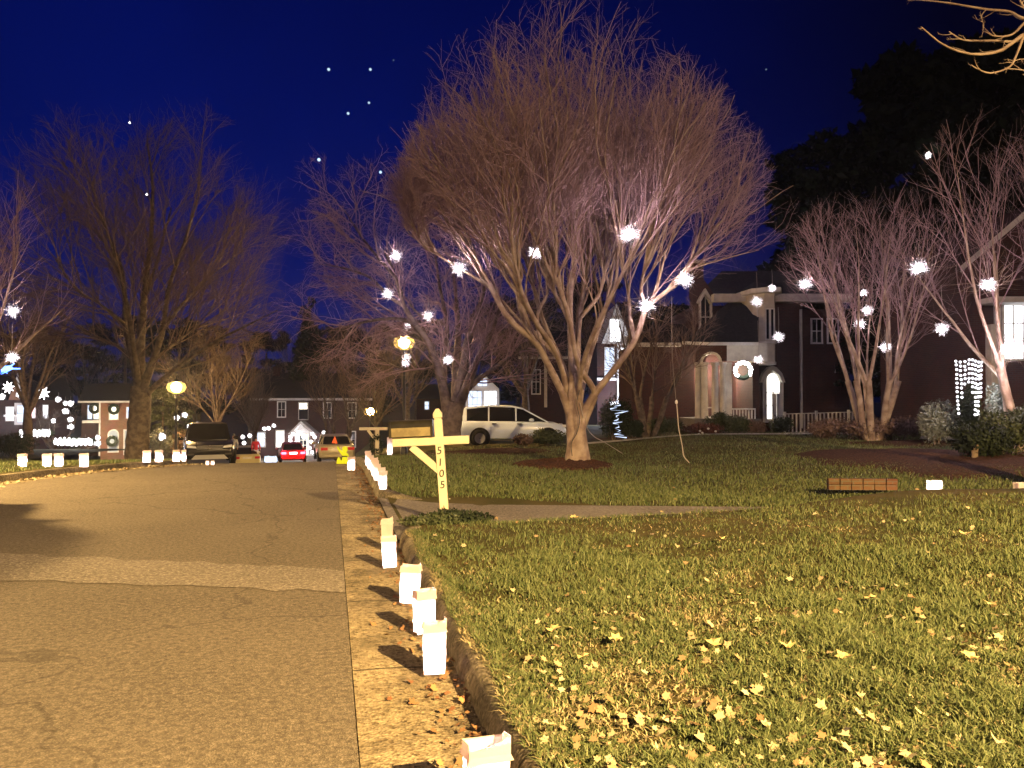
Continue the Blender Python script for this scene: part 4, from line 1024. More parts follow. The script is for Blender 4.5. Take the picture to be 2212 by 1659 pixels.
for u, d, lab, s in ((2018, 10.95, 'left of the two half-hidden bags behind the crest of the lawn', 71), (2205, 10.95, 'right of the two half-hidden bags at the picture edge', 72)):
    q = W(u, 1000, d); bag(lab, (q.x, q.y, .13 if u < 2100 else .10), R(12)-YAW, h=.30, w_=.18, seed=s, power=14, cuff=False)
q = ground_at(842, 25.5); bag('tall bright bag on the lawn at the end of the dark mailbox', q, 0, h=.62, w_=.16, dp=.14, seed=73, power=6)

# ================================================================== MAILBOXES
def text_mesh(ch, size, depth=.002, shear=.12):
    c = bpy.data.curves.new('t', 'FONT'); c.body = ch; c.size = size; c.extrude = depth; c.shear = shear; c.align_x = 'CENTER'; c.align_y = 'CENTER'
    o = bpy.data.objects.new('t', c); link(o); dg = bpy.context.evaluated_depsgraph_get(); dg.update()
    me = bpy.data.meshes.new_from_object(o.evaluated_get(dg)); bpy.data.objects.remove(o); return me
def mailbox_white():
    D = 9.75; s = S(D); b = W(961, 1116, D)
    t = thing('mailbox_post', 'cream wooden mailbox post with a dark mailbox and black house numbers at the near driveway', 'mailbox', b, -YAW)
    t.rotation_euler = (0, R(-4.2), -YAW)     # the post leans to the left
    H = 233/s; hw = .052
    def L(u, v):   # photo pixel -> local x,z on the post's own tilted axes
        x = (u-961)/s; z = (1116-v)/s; a = R(4.2); return x*math.cos(a)+z*math.sin(a), -x*math.sin(a)+z*math.cos(a)
    m = MB(); m.box(-hw, hw, -hw, hw, -.15, H-.14)
    bevel(m.build('post', M['cream'], t), .006)
    c = MB(); c.box(-hw*.82, hw*.82, -hw*.82, hw*.82, H-.142, H-.115); c.box(-hw*1.06, hw*1.06, -hw*1.06, hw*1.06, H-.115, H-.055)
    c.add([(-hw,-hw,H-.055),(hw,-hw,H-.055),(hw,hw,H-.055),(-hw,hw,H-.055),(-.02,-.02,H),(.02,-.02,H),(.02,.02,H),(-.02,.02,H)], [(0,1,5,4),(1,2,6,5),(2,3,7,6),(3,0,4,7),(4,5,6,7)])
    bevel(c.build('post_cap', M['cream'], t), .005)
    def arm(x0, z0, x1, z1, th, y0, y1):
        d = Vector((x1-x0, 0, z1-z0)).normalized(); n = Vector((-d.z, 0, d.x))*th/2; a = MB()
        P = [Vector((x0,0,z0))-n, Vector((x1,0,z1))-n, Vector((x1,0,z1))+n, Vector((x0,0,z0))+n]; return a.prism([(p.x, p.z) for p in P], y0, y1)
    x0, z0 = L(848, 957); x1, z1 = L(1013, 950)
    bevel(arm(x0, z0, x1, z1, .105, -.055, .049).build('cross_arm', M['cream'], t), .012, 3)
    xa, za = L(889, 966); xb, zb = L(955, 1022); bevel(arm(xa, za, xb, zb, .085, -.040, .040).build('brace', M['cream'], t), .006)
    # the box lies along the arm, its door towards the street
    q0 = L(843, 948); q1 = L(935, 946); lx = q1[0]-q0[0]; ang = math.atan2(z1-z0, x1-x0)
    bx = thing('mailbox', None, None); bx.parent = t; bx.location = (q0[0], 0, q0[1]+.006); bx.rotation_euler = (0, -ang, 0)
    w_ = .085; hh = .125
    prof = [(-w_, 0), (w_, 0)] + [(w_*math.cos(a), hh+w_*math.sin(a)*1.1) for a in np.linspace(0, math.pi, 14)]
    body = MB(); n = len(prof); V = [(0.012, y, z) for y, z in prof]+[(lx, y, z) for y, z in prof]
    body.add(V, [tuple(range(n))[::-1], tuple(range(n, 2*n))]+[(i, (i+1) % n, (i+1) % n+n, i+n) for i in range(n)])
    bo = body.build('box_shell', M['boxmetal'], bx); bevel(bo, .004)
    dr = MB(); V = [(-.004, y*1.05, z*1.02-.002) for y, z in prof]+[(.022, y*1.05, z*1.02-.002) for y, z in prof]
    dr.add(V, [tuple(range(n))[::-1], tuple(range(n, 2*n))]+[(i, (i+1) % n, (i+1) % n+n, i+n) for i in range(n)]); dr.build('door', M['boxmetal'], bx)
    rb = MB(); V = [(lx-.02, y*1.04, z*1.02-.002) for y, z in prof]+[(lx+.006, y*1.04, z*1.02-.002) for y, z in prof]
    rb.add(V, [tuple(range(n))[::-1], tuple(range(n, 2*n))]+[(i, (i+1) % n, (i+1) % n+n, i+n) for i in range(n)]); rb.build('rear_rim', M['boxmetal'], bx)
    pl_ = MB(); pl_.box(lx*.05, lx*.96, -w_-.004, -w_+.002, .012, .122); pl_.build('shine_panel', M['plate'], bx)  # panel added to imitate the golden shine along the box
    for ch, u, v in (('5', 949, 974), ('1', 951, 999), ('0', 954, 1023), ('5', 956, 1047)):
        me = text_mesh(ch, .135); me.materials.append(M['digit']); o = bpy.data.objects.new('numeral', me); link(o); o.parent = t
        x, z = L(u, v); o.location = (max(-.02, min(.02, x)), -hw-.003, z); o.rotation_euler = (R(90), 0, 0)
    d = MB(); rg = random.Random(2)   # bare patch of rotten wood at the foot
    d.prism([(-.030, .02), (.005, .0), (.018, .10), (.002, .16), (-.012, .11), (-.024, .14)], -hw-.003, -hw+.002); d.build('worn_patch', M['wood'], t)
    return t
mailbox_white()
leafy('plant', 'dark spreading evergreen plant around the foot of the cream post', 'plant', ground_at(975, 9.55),
      [(-.28,0,.05,.28,.2,.08), (0,.05,.08,.3,.25,.10), (.28,.02,.05,.26,.2,.09), (.1,-.15,.05,.25,.15,.07)], M['needle'], 1500, .035, seed=3)
leafy('plant', 'low leafy clump at the kerb corner left of the cream post', 'plant', ground_at(925, 9.1),
      [(-.1,0,.04,.25,.15,.07), (.15,.05,.05,.25,.2,.08)], M['shrub'], 700, .03, seed=4)
def mailbox_far():
    D = 26; s = S(D); b = W(815, 998, D); b.z = T(b.x, b.y)
    t = thing('mailbox_post', 'smaller mailbox post further down the kerb, carrying a dark wreath', 'mailbox', b, -YAW)
    H = CAMZ-(929-860)/s-b.z
    m = MB(); m.box(-.06, .06, -.06, .06, -.1, H); m.build('post', M['cream'], t)
    m = MB(); m.box(-.60, .34, -.09, .09, H, H+.09); m.build('cross_arm', M['cream'], t)
    m = MB(); m.bar((-.32, 0, H), (-.04, 0, H-.36), .08, .08); m.build('brace', M['cream'], t)
    m = MB(); rg = random.Random(3)
    for k in range(200):
        a = rg.uniform(0, 6.28); r = .20+rg.uniform(-.08, .08); c = Vector((r*math.cos(a), -.10+rg.uniform(-.05, .05), H-.48+r*math.sin(a)*1.2)); d = Vector((rg.gauss(0,1), rg.gauss(0,1), rg.gauss(0,1))).normalized()*.06; e = Vector((rg.gauss(0,1), rg.gauss(0,1), rg.gauss(0,1))).normalized()*.025
        m.add([c-d, c+e, c+d, c-e], [(0,1,2,3)])
    m.build('wreath', M['needle'], t)
mailbox_far()
# ================================================================== CORDS
def cord(name, lab, P, r=.008, n=26):
    mb = MB(); mb.tube(smooth_path(P, n), r, 5); return tag(mb.build(name, M['cord'], smooth=True), lab, 'cord')
c0 = cord('hanging_cord', 'thin cord hanging from the big tree over the lawn, its knobbly lower end thicker', [W(1451,640,18), W(1452,760,18), W(1460,862,18)], .004)
c1 = cord('extension_cord', 'pale lower cord trailing from the hanging plug down to the grass', [W(1461,866,18), W(1464,900,18), W(1466,925,18), W(1474,965,18), W(1477,985,18), W(1489,1000,18.05)], .013)
pg = MB(); pg.lathe([(.002,0),(.03,.01),(.034,.05),(.02,.09),(.006,.10)], 10); o = pg.build('plug', M['white'], c0); o.location = W(1461,869,18)-Vector((0,0,.04))
A = W(1262,918,19); B = W(1310,957,22); cord('extension_cord', 'pale cord sagging from the big trunk to the front walk', [W(1253,870,18.8), W(1265,918,19), W(1282,942,20), W(1305,955,21.5), ground_at(1345, 23)+Vector((0,0,.03))], .012)
cord('extension_cord', 'dark cord winding down the big trunk', [W(1252,842,18.72), W(1246,872,18.68), W(1252,905,18.7), W(1246,935,18.68), W(1234,958,18.7), W(1236,985,18.66)], .010).data.materials[0] = M['black']

# ================================================================== CARS
def car(label, loc, rotz, paint, L=4.5, Wd=1.8, H=1.6, style='suv', lights=False, group='cars parked along the street', plate=False):
    t = thing('parked_car', label, 'car', loc, rotz, group); hw = Wd/2; g = .18
    hood = H*.60 if style != 'sedan' else H*.62; belt = H*.60
    # lower body: stations from rear (-x) to front (+x): x, bottom, top, half width
    if style == 'sedan': st = [(-.5,.34,.52,.84),(-.485,.25,.66,.93),(-.46,.2,.685,.97),(-.30,.18,.70,1),(0,.17,.66,1),(.22,.17,.645,1),(.40,.18,.60,.98),(.47,.21,.54,.92),(.495,.27,.46,.83)]
    else: st = [(-.5,.34,.56,.86),(-.488,.24,.62,.95),(-.46,.2,.64,.985),(-.30,.17,.635,1),(0,.16,.62,1),(.24,.16,.61,1),(.40,.18,.575,.98),(.47,.22,.51,.92),(.495,.28,.43,.82)]
    V = []; n = 12
    for x, zb, zt, w_ in st:
        x *= L; zb *= H; zt *= H; w_ *= hw; m_ = (zb+zt)/2
        ring = [(-w_*.80, zb), (-w_*.97, zb+.07), (-w_, m_), (-w_*.985, zt-.12), (-w_*.93, zt-.03), (-w_*.80, zt), (w_*.80, zt), (w_*.93, zt-.03), (w_*.985, zt-.12), (w_, m_), (w_*.97, zb+.07), (w_*.80, zb)]
        V += [(x, y, z) for y, z in ring]
    k = len(st); F = [(i*n+j, (i+1)*n+j, (i+1)*n+(j+1) % n, i*n+(j+1) % n) for i in range(k-1) for j in range(n)] + [tuple(range(n)), tuple(range((k-1)*n, k*n))[::-1]]
    b = MB(); b.add(V, F); bo = b.build('body', paint, t, smooth=True); bevel(bo, .02, 2)
    # glasshouse
    if style == 'sedan': gs = [(-.40,.69,.69,.80,.78),(-.26,.69,.94,.86,.68),(-.05,.66,1.0,.88,.68),(.06,.65,.98,.88,.68),(.24,.63,.64,.86,.80)]
    elif style == 'mpv': gs = [(-.485,.62,.68,.84,.78),(-.44,.62,.94,.88,.70),(-.20,.62,1.0,.90,.70),(.0,.62,.985,.90,.70),(.10,.61,.93,.90,.70),(.33,.58,.60,.86,.80)]
    else: gs = [(-.485,.62,.70,.86,.80),(-.43,.62,.95,.89,.74),(-.15,.62,1.0,.90,.74),(.05,.62,.98,.90,.74),(.24,.60,.62,.88,.82)]
    def gloft(sc, zo, z0f, name, mt):
        V = []
        for x, zb, zt, wb, wt in gs:
            zb2 = zb+(zt-zb)*z0f
            wb2 = wb+(wt-wb)*z0f
            V += [(x*L, -wb2*hw*sc, zb2*H), (x*L, -wt*hw*sc, zt*H-.035+zo), (x*L, -wt*hw*.85*sc, zt*H+zo), (x*L, wt*hw*.85*sc, zt*H+zo), (x*L, wt*hw*sc, zt*H-.035+zo), (x*L, wb2*hw*sc, zb2*H)]
        m = 6; k = len(gs); F = [(i*m+j, (i+1)*m+j, (i+1)*m+(j+1) % m, i*m+(j+1) % m) for i in range(k-1) for j in range(m)] + [tuple(range(m)), tuple(range((k-1)*m, k*m))[::-1]]
        q = MB(); q.add(V, F); return q.build(name, mt, t, smooth=False)
    gloft(1, 0, 0, 'windows', M['glass'])
    # roof shell and pillars
    r_ = MB(); idx = [i for i, s_ in enumerate(gs) if s_[2] > .9]
    for a, c in zip(idx[:-1], idx[1:]):
        A_, B_ = gs[a], gs[c]
        P = []
        for s_ in (A_, B_):
            P += [(s_[0]*L, -s_[4]*hw*1.01, s_[2]*H-.04), (s_[0]*L, -s_[4]*hw*.86, s_[2]*H+.012), (s_[0]*L, s_[4]*hw*.86, s_[2]*H+.012), (s_[0]*L, s_[4]*hw*1.01, s_[2]*H-.04)]
        r_.add(P, [(0,4,5,1),(1,5,6,2),(2,6,7,3)])
    r_.build('roof', paint, t)
    for sgn in (-1, 1):
        pb = MB()
        pts = [Vector((s_[0]*L, sgn*s_[4]*hw*1.005, s_[2]*H-.03)) for s_ in gs]
        bot = [Vector((s_[0]*L, sgn*s_[3]*hw*1.005, s_[1]*H+.01)) for s_ in gs]
        for a, c in zip(pts[:-1], pts[1:]): pb.bar(a, c, .05, .05)
        for xx in ((-.22, .03) if style != 'sedan' else (-.02,)):
            zt = .97; top = Vector((xx*L, sgn*gs[2][4]*hw*1.005, zt*H)); bo_ = Vector((xx*L, sgn*.885*hw*1.01, .62*H)); pb.bar(top, bo_, .055, .03)
        pb.bar(bot[1], pts[1], .16, .04)
        pb.build('side_pillars', paint, t)
    # wheels
    wr = .34 if style != 'sedan' else .31
    for x in (-.30*L, .325*L):
        for sgn in (-1, 1):
            ar = MB(); ar.lathe([(.001, -.004), (wr+.07, -.004), (wr+.07, .004), (.001, .004)], 22); o = ar.build('wheel_arch', M['rubber'], t); o.rotation_euler = (R(90), 0, 0); o.location = (x, sgn*(hw*.998), wr+.02)
            ty = MB(); ty.lathe([(wr*.62, -.1), (wr*.95, -.1), (wr, -.07), (wr, .07), (wr*.95, .1), (wr*.62, .1)], 22); w_ = ty.build('wheel', M['rubber'], t, smooth=True); w_.rotation_euler = (R(90), 0, 0); w_.location = (x, sgn*(hw-.06), wr)
            ri = MB(); ri.lathe([(.02, -.085), (wr*.62, -.09), (wr*.62, .09), (.02, .085)], 18)
            ri.build('rim', M['rim'], w_)
    # doors' handles and mirrors
    for sgn in (-1, 1):
        for x in (-.17, .06):
            h_ = MB(); h_.box(x*L-.09, x*L+.09, sgn*hw*1.0-.015, sgn*hw*1.0+.02, .545*H, .565*H); h_.build('door_handle', M['black'], t)
        mi = MB(); mi.sphere((.17*L, sgn*(hw+.1), .645*H), .11, 10, 6, .7); mi.build('mirror', paint, t, smooth=True)
    # front end
    x = .497*L; hl = M['hl']
    for sgn in (-1, 1):
        q = MB(); q.prism([(sgn*hw*.50, .455*H), (sgn*hw*.88, .475*H), (sgn*hw*.86, .53*H), (sgn*hw*.54, .50*H)], -.03, .12); o = q.build('headlight', hl, t); o.rotation_euler = (0, 0, R(90)); o.location = (x-.05, 0, 0)
        f = MB(); f.box(x-.03, x+.012, sgn*hw*.72-.12, sgn*hw*.72+.12, .30*H, .335*H); f.build('fog_light', M['black'], t)
    gr = MB()
    for z in (.445, .475, .505): gr.box(x-.02, x+.018-abs(z-.475)*.1, -hw*.50, hw*.50, z*H-.008, z*H+.008)
    gr.build('grille', M['black'] if style != 'suv' else M['rim'], t)
    e = MB(); e.tube([(x+.03, .075*math.cos(a), .475*H+.075*math.sin(a)) for a in np.linspace(0, 2*math.pi, 17)], .011, 5, cap=False); e.build('emblem', M['chrome'], t)
    bm = MB(); bm.prism([(-hw*.72, .20*H), (hw*.72, .20*H), (hw*.55, .30*H), (-hw*.55, .30*H)], -.02, .05); o = bm.build('bumper_insert', M['rim'] if style == 'suv' else M['black'], t); o.rotation_euler = (0, 0, R(90)); o.location = (x+.0, 0, 0)
    # rear end
    x = -.5*L
    for sgn in (-1, 1):
        q = MB(); q.box(x-.012, x+.10, sgn*hw*.72-.17, sgn*hw*.72+.15, (.50 if style == 'sedan' else .52)*H, (.60 if style == 'sedan' else .63)*H)
        o = bevel(q.build('tail_light', M['tail'] if lights else M['redcloth'], t), .01)
        if lights: lamp('tail_lamp', (x-.15, sgn*hw*.72, .55*H), 45, (1,.03,.06), t, .05)
    q = MB(); q.box(x-.016, x+.02, -.26, .26, (.5 if style == 'sedan' else .40)*H, (.5 if style == 'sedan' else .40)*H+.13); q.build('number_plate', M['white'] if not lights else M['bulbfar'], t)
    q = MB(); q.box(x-.03, x+.06, -hw*.84, hw*.84, .26*H, .36*H); bevel(q.build('rear_bumper', paint if style == 'sedan' else M['black'], t), .02)
    return t
M['hl'] = mat('headlight_lens', (.75,.78,.8), .15, spec=.8)
P_white = mat('white_car_paint', (.72,.84,1.0), .25, spec=.6); P_black = mat('black_car_paint', (.010,.010,.014), .25, spec=.3)
P_silver = mat('champagne_car_paint', (.42,.38,.27), .3, spec=.5, metal=.3); P_red = mat('red_car_paint', (.5,.012,.02), .3, spec=.5)
P_yellow = mat('pale_yellow_car_paint', (.62,.56,.30), .3, spec=.5)
def roadcar(u, d): p = W(u, 860, d); return Vector((p.x, p.y, float(RZ(p.y))+.01))
p = ground_at(1106, 31.5); p.z = 1.6-(963-860)/S(31.2)
car('white family car seen from the side behind the grey tree', p, -YAW+R(2), P_white, 4.35, 1.8, 1.64, 'mpv', group=None)
p = roadcar(450, 31.5); car('black car facing the camera beside the fork of the road', p, R(-90)+R(10), P_black, 4.5, 1.86, 1.66, 'suv', group=None)
p = roadcar(722, 40); car('champagne saloon seen from behind, beside the lime figure', p, R(90)-R(-4), P_silver, 4.5, 1.78, 1.42, 'sedan', group=None)
p = roadcar(630, 56); car('red car with its tail lights on, in front of the far brick house', p, R(96), P_red, 4.5, 1.78, 1.45, 'sedan', lights=True, group=None)
p = roadcar(529, 50); p.z -= .3; car('pale yellow saloon partly hidden behind the black car', p, R(100), P_yellow, 4.3, 1.7, 1.42, 'sedan', group=None)
# car parked outside the picture on the left whose shadow falls on the road
car('car parked at the left kerb outside the picture', (-6.45, 11.2, .0), R(90), P_black, 4.3, 1.9, 1.75, 'suv', group=None)

# ================================================================== LIME FIGURE WITH FLAG
def lime_figure():
    D = 20.3; s = S(D); b = W(741, 1006, D); b.z = max(float(RZ(b.y)), 1.6-(1007-860)/s)
    t = thing('warning_figure', 'flat lime-green plastic child figure holding an orange flag at the road edge', 'warning sign', b, -YAW)
    q = lambda u, v: ((u-741)/s, (1006-v)/s)
    m = MB()
    pts = [q(727,1005),q(728,997),q(731,990),q(735,993),(q(736,998)),q(739,997),q(740,988),(q(733,979)),q(727,970),q(730,967),q(737,976),q(742,980),q(748,980),(q(753,985)),q(754,992),q(751,998),q(752,1005)]
    m.prism(pts, -.03, .03); bevel(m.build('body', M['lime'], t), .008)
    m = MB(); m.prism([(q(745,974)[0]+6.2/s*math.cos(a), q(745,974)[1]+6.6/s*math.sin(a)) for a in np.linspace(0, 2*math.pi, 21)[:-1]], -.028, .028); m.build('head', M['lime'], t)
    m = MB(); m.tube([(q(731,983)[0], -.035, q(731,983)[1]), (q(726,962)[0], -.035, q(726,962)[1]), (q(723,944)[0], -.035, q(723,944)[1])], .006, 6); m.build('flag_pole', M['cord'], t)
    f = MB(); a, b_, c = q(724,945), q(729.5,961), q(717,960); f.prism([a, b_, c], -.040, -.036); f.build('flag', M['orange'], t)
    m = MB(); m.box(q(739,987)[0], q(751,987)[0], -.034, -.029, q(741,990)[1], q(741,987.5)[1]); m.build('belt', M['black'], t)
lime_figure()

# ================================================================== PEOPLE (small, far down the street)
def person(label, loc, rotz, H, coat, trousers, hat=None, hair=None, armout=.25):
    t = thing('person', label, 'person', loc, rotz); k = H/1.75
    def skin(name, P, E, mt, parent, lv=2):
        me = bpy.data.meshes.new(name); me.from_pydata([p[0] for p in P], E, []); me.materials.append(mt); o = bpy.data.objects.new(name, me); link(o); o.parent = parent
        me.skin_vertices if me.skin_vertices else None
        md = o.modifiers.new('skin', 'SKIN'); md.use_smooth_shade = True
        for i, p in enumerate(P): me.skin_vertices[0].data[i].radius = (p[1], p[1]*(p[2] if len(p) > 2 else 1))
        me.skin_vertices[0].data[0].use_root = True
        sb = o.modifiers.new('sub', 'SUBSURF'); sb.levels = lv; sb.render_levels = lv; return o
    B = [((0,0,.95),.13,.8), ((0,0,1.15),.12,.8), ((0,0,1.38),.14,.75), ((0,0,1.50),.055), ((0,.01,1.56),.06), ((0,.015,1.66),.088), ((0,.01,1.74),.06),
         ((.18,0,1.42),.055), ((.26,.02,1.15),.042), ((.28,.08,.92),.034), ((.285,.12,.84),.03), ((-.18,0,1.42),.055), ((-.26,.02,1.15),.042), ((-.28,.08,.92),.034), ((-.285,.12,.84),.03),
         ((.10,0,.86),.085), ((.11,.02,.48),.058), ((.12,-.02,.10),.042), ((.12,.12,.04),.035), ((-.10,0,.86),.085), ((-.11,-.02,.48),.058), ((-.12,-.05,.10),.042), ((-.12,.09,.04),.035)]
    E = [(0,1),(1,2),(2,3),(3,4),(4,5),(5,6),(2,7),(7,8),(8,9),(9,10),(2,11),(11,12),(12,13),(13,14),(0,15),(15,16),(16,17),(17,18),(0,19),(19,20),(20,21),(21,22)]
    bd = skin('body', [tuple([tuple(c*k for c in p[0]), p[1]*k]+list(p[2:])) for p in B], E, M['skin'], t)
    C = [((0,0,.78),.21,.8), ((0,0,.95),.175,.8), ((0,0,1.15),.155,.85), ((0,0,1.40),.165,.8), ((0,0,1.49),.075), ((.19,0,1.42),.075), ((.265,.02,1.15),.06), ((.285,.08,.93),.048), ((-.19,0,1.42),.075), ((-.265,.02,1.15),.06), ((-.285,.08,.93),.048)]
    skin('coat', [tuple([tuple(c*k for c in p[0]), p[1]*k]+list(p[2:])) for p in C], [(0,1),(1,2),(2,3),(3,4),(3,5),(5,6),(6,7),(3,8),(8,9),(9,10)], coat, t)
    Tq = [((0,0,.92),.15,.8), ((.10,0,.84),.10), ((.11,.02,.48),.075), ((.12,-.02,.12),.06), ((-.10,0,.84),.10), ((-.11,-.02,.48),.075), ((-.12,-.05,.12),.06)]
    skin('trousers', [tuple([tuple(c*k for c in p[0]), p[1]*k]+list(p[2:])) for p in Tq], [(0,1),(1,2),(2,3),(0,4),(4,5),(5,6)], trousers, t)
    h = MB()
    if hat: h.lathe([(.15*k,1.70*k),(.15*k,1.715*k),(.10*k,1.72*k),(.098*k,1.84*k),(.001,1.85*k)], 14, (0,.015,0)); h.build('hat', hat, t, smooth=False)
    else: h.sphere((0,-.01*k,1.70*k), .105*k, 12, 8, 1.05); h.build('hair', hair, t, smooth=True)
    for sg in (-1, 1):
        e = MB(); e.sphere((sg*.032*k,.098*k,1.675*k), .012*k, 6, 4); e.build('eye', M['digit'], t)
    return t
striped = mat('grey_white_cloth', (.62,.62,.66), .8, (.25,.27,.33), 6)
p = roadcar(505, 47); person('person in a black hat and pale grey coat standing behind the black car', p, R(170), 1.72, striped, M['darkcloth'], hat=M['black'])
p = roadcar(553, 49); person('person in a red jacket and light trousers right of the pale yellow car', p, R(200), 1.6, M['redcloth'], mat('light_trousers', (.55,.5,.52), .8), hair=M['darkcloth'])
# ================================================================== SMALL YARD THINGS
def edging():
    b = ground_at(1860, 13.2); t = thing('garden_wall', 'low orange brick edging wall behind the crest of the near lawn', 'garden wall', (b.x, b.y, .03), R(-17))
    m = MB()
    L = 1.15; n = 6
    for i in range(n):
        for r in range(2): m.box(-L/2+i*L/n+.006, -L/2+(i+1)*L/n-.006, -.06+.008*r*(-1)**i, .06, .10*r, .10*r+.092)
    m.build('wall', M['brick3'], t)
edging()
def stump(u, d, lab, pr):
    b = ground_at(u, d); t = thing('stump', lab, 'stump', b); m = MB()
    for x, h, r in pr: m.tube([(x,0,-.05),(x+.01,0,h*.6),(x+.03*(x > 0),0,h)], [r, r*.9, r*.7], 7)
    m.build('wood', M['wood'], t)
stump(2104, 16.5, 'short split wooden stump standing in the mulch bed at the right', [(-.05,.26,.035),(0,.33,.035),(.05,.38,.03)])
stump(1777, 27, 'small pale stake in front of the low fence', [(0,.35,.03)])
# netted lights over a clipped shrub
def netlight():
    D = 20.5; s = S(D); b = ground_at(2087, D); t = thing('net_lights', 'glowing grid of white net lights draped on a clipped shrub near the right edge', 'net lights', b, -YAW)
    zz = lambda v: 1.6+(860-v)/s-b.z
    m = MB(); rg = random.Random(4); P = {}
    for j in range(13):
        v = 781+j*9.4; f = j/12
        for i in range(8):
            u = 2054+4*f+ i*(7.8-1.2*f)
            if 4 < j < 8 and 2 <= i <= 3 and j > 5: continue
            if j >= 8 and (1 < i < 5): continue
            if j >= 9 and i in (1, 7): continue
            x = (u-2087)/s + rg.gauss(0, .008); z = zz(v+rg.gauss(0, .8)+2*math.sin(i*1.3)); y = -.20-.14*math.cos((i-3.5)/4*1.4)
            P[i, j] = Vector((x, y, z)); 
    bl = MB()
    keys = sorted(P); prev = None
    for j in range(13):
        row_ = [P[i, j] for i in range(8) if (i, j) in P]
        pts = []; rad = []
        for a, c in zip(row_[:-1], row_[1:]):
            if (c-a).length > .35: continue
            m.tube([a, c], .003, 3, cap=False)
    for (i, j), p_ in P.items():
        if (i, j+1) in P: m.tube([p_, P[i, j+1]], .003, 3, cap=False)
        bl.sphere(tuple(p_), .033, 7, 5)
    m.build('net', M['black'], t); o = bl.build('bulbs', M['netbulb'], t); o['kind'] = 'stuff'
    lamp('net_light', (0, -.6, zz(830)), 22, (.9,.9,1), t, .3)
M['netbulb'] = emat('net_bulbs', (.95,.93,1), 2.2)
netlight()
bush(2090, 22.2, 1.0, 1.95, 'shrub', 'upright clipped shrub inside the net lights', seed=33, n=3000, size=.05)
# low iron fence right of the porch
def fence(u0, u1, d, h, lab):
    a = ground_at(u0, d); c = ground_at(u1, d-1.0); t = thing('fence', lab, 'fence', a); V = c-a; n = int(V.length/.16); mt = M['trim']
    m = MB(); m.bar((0,0,h), tuple(Vector((V.x,V.y,V.z+h))), .05, .04); m.build('rail', mt, t)
    m = MB(); m.bar((0,0,.12), tuple(Vector((V.x,V.y,V.z+.12))), .04, .03); m.build('rail', mt, t)
    for i in range(n+1):
        q = V*(i/n); m = MB(); w_ = .05 if i % 8 else .09; m.box(q.x-w_/2+.0, q.x+w_/2, q.y-w_/2, q.y+w_/2, q.z, q.z+h+(.0 if i % 8 else .1)); m.build('baluster' if i % 8 else 'fence_post', mt, t)
fence(1695, 1868, 34.5, .95, 'low picket fence right of the arched door')

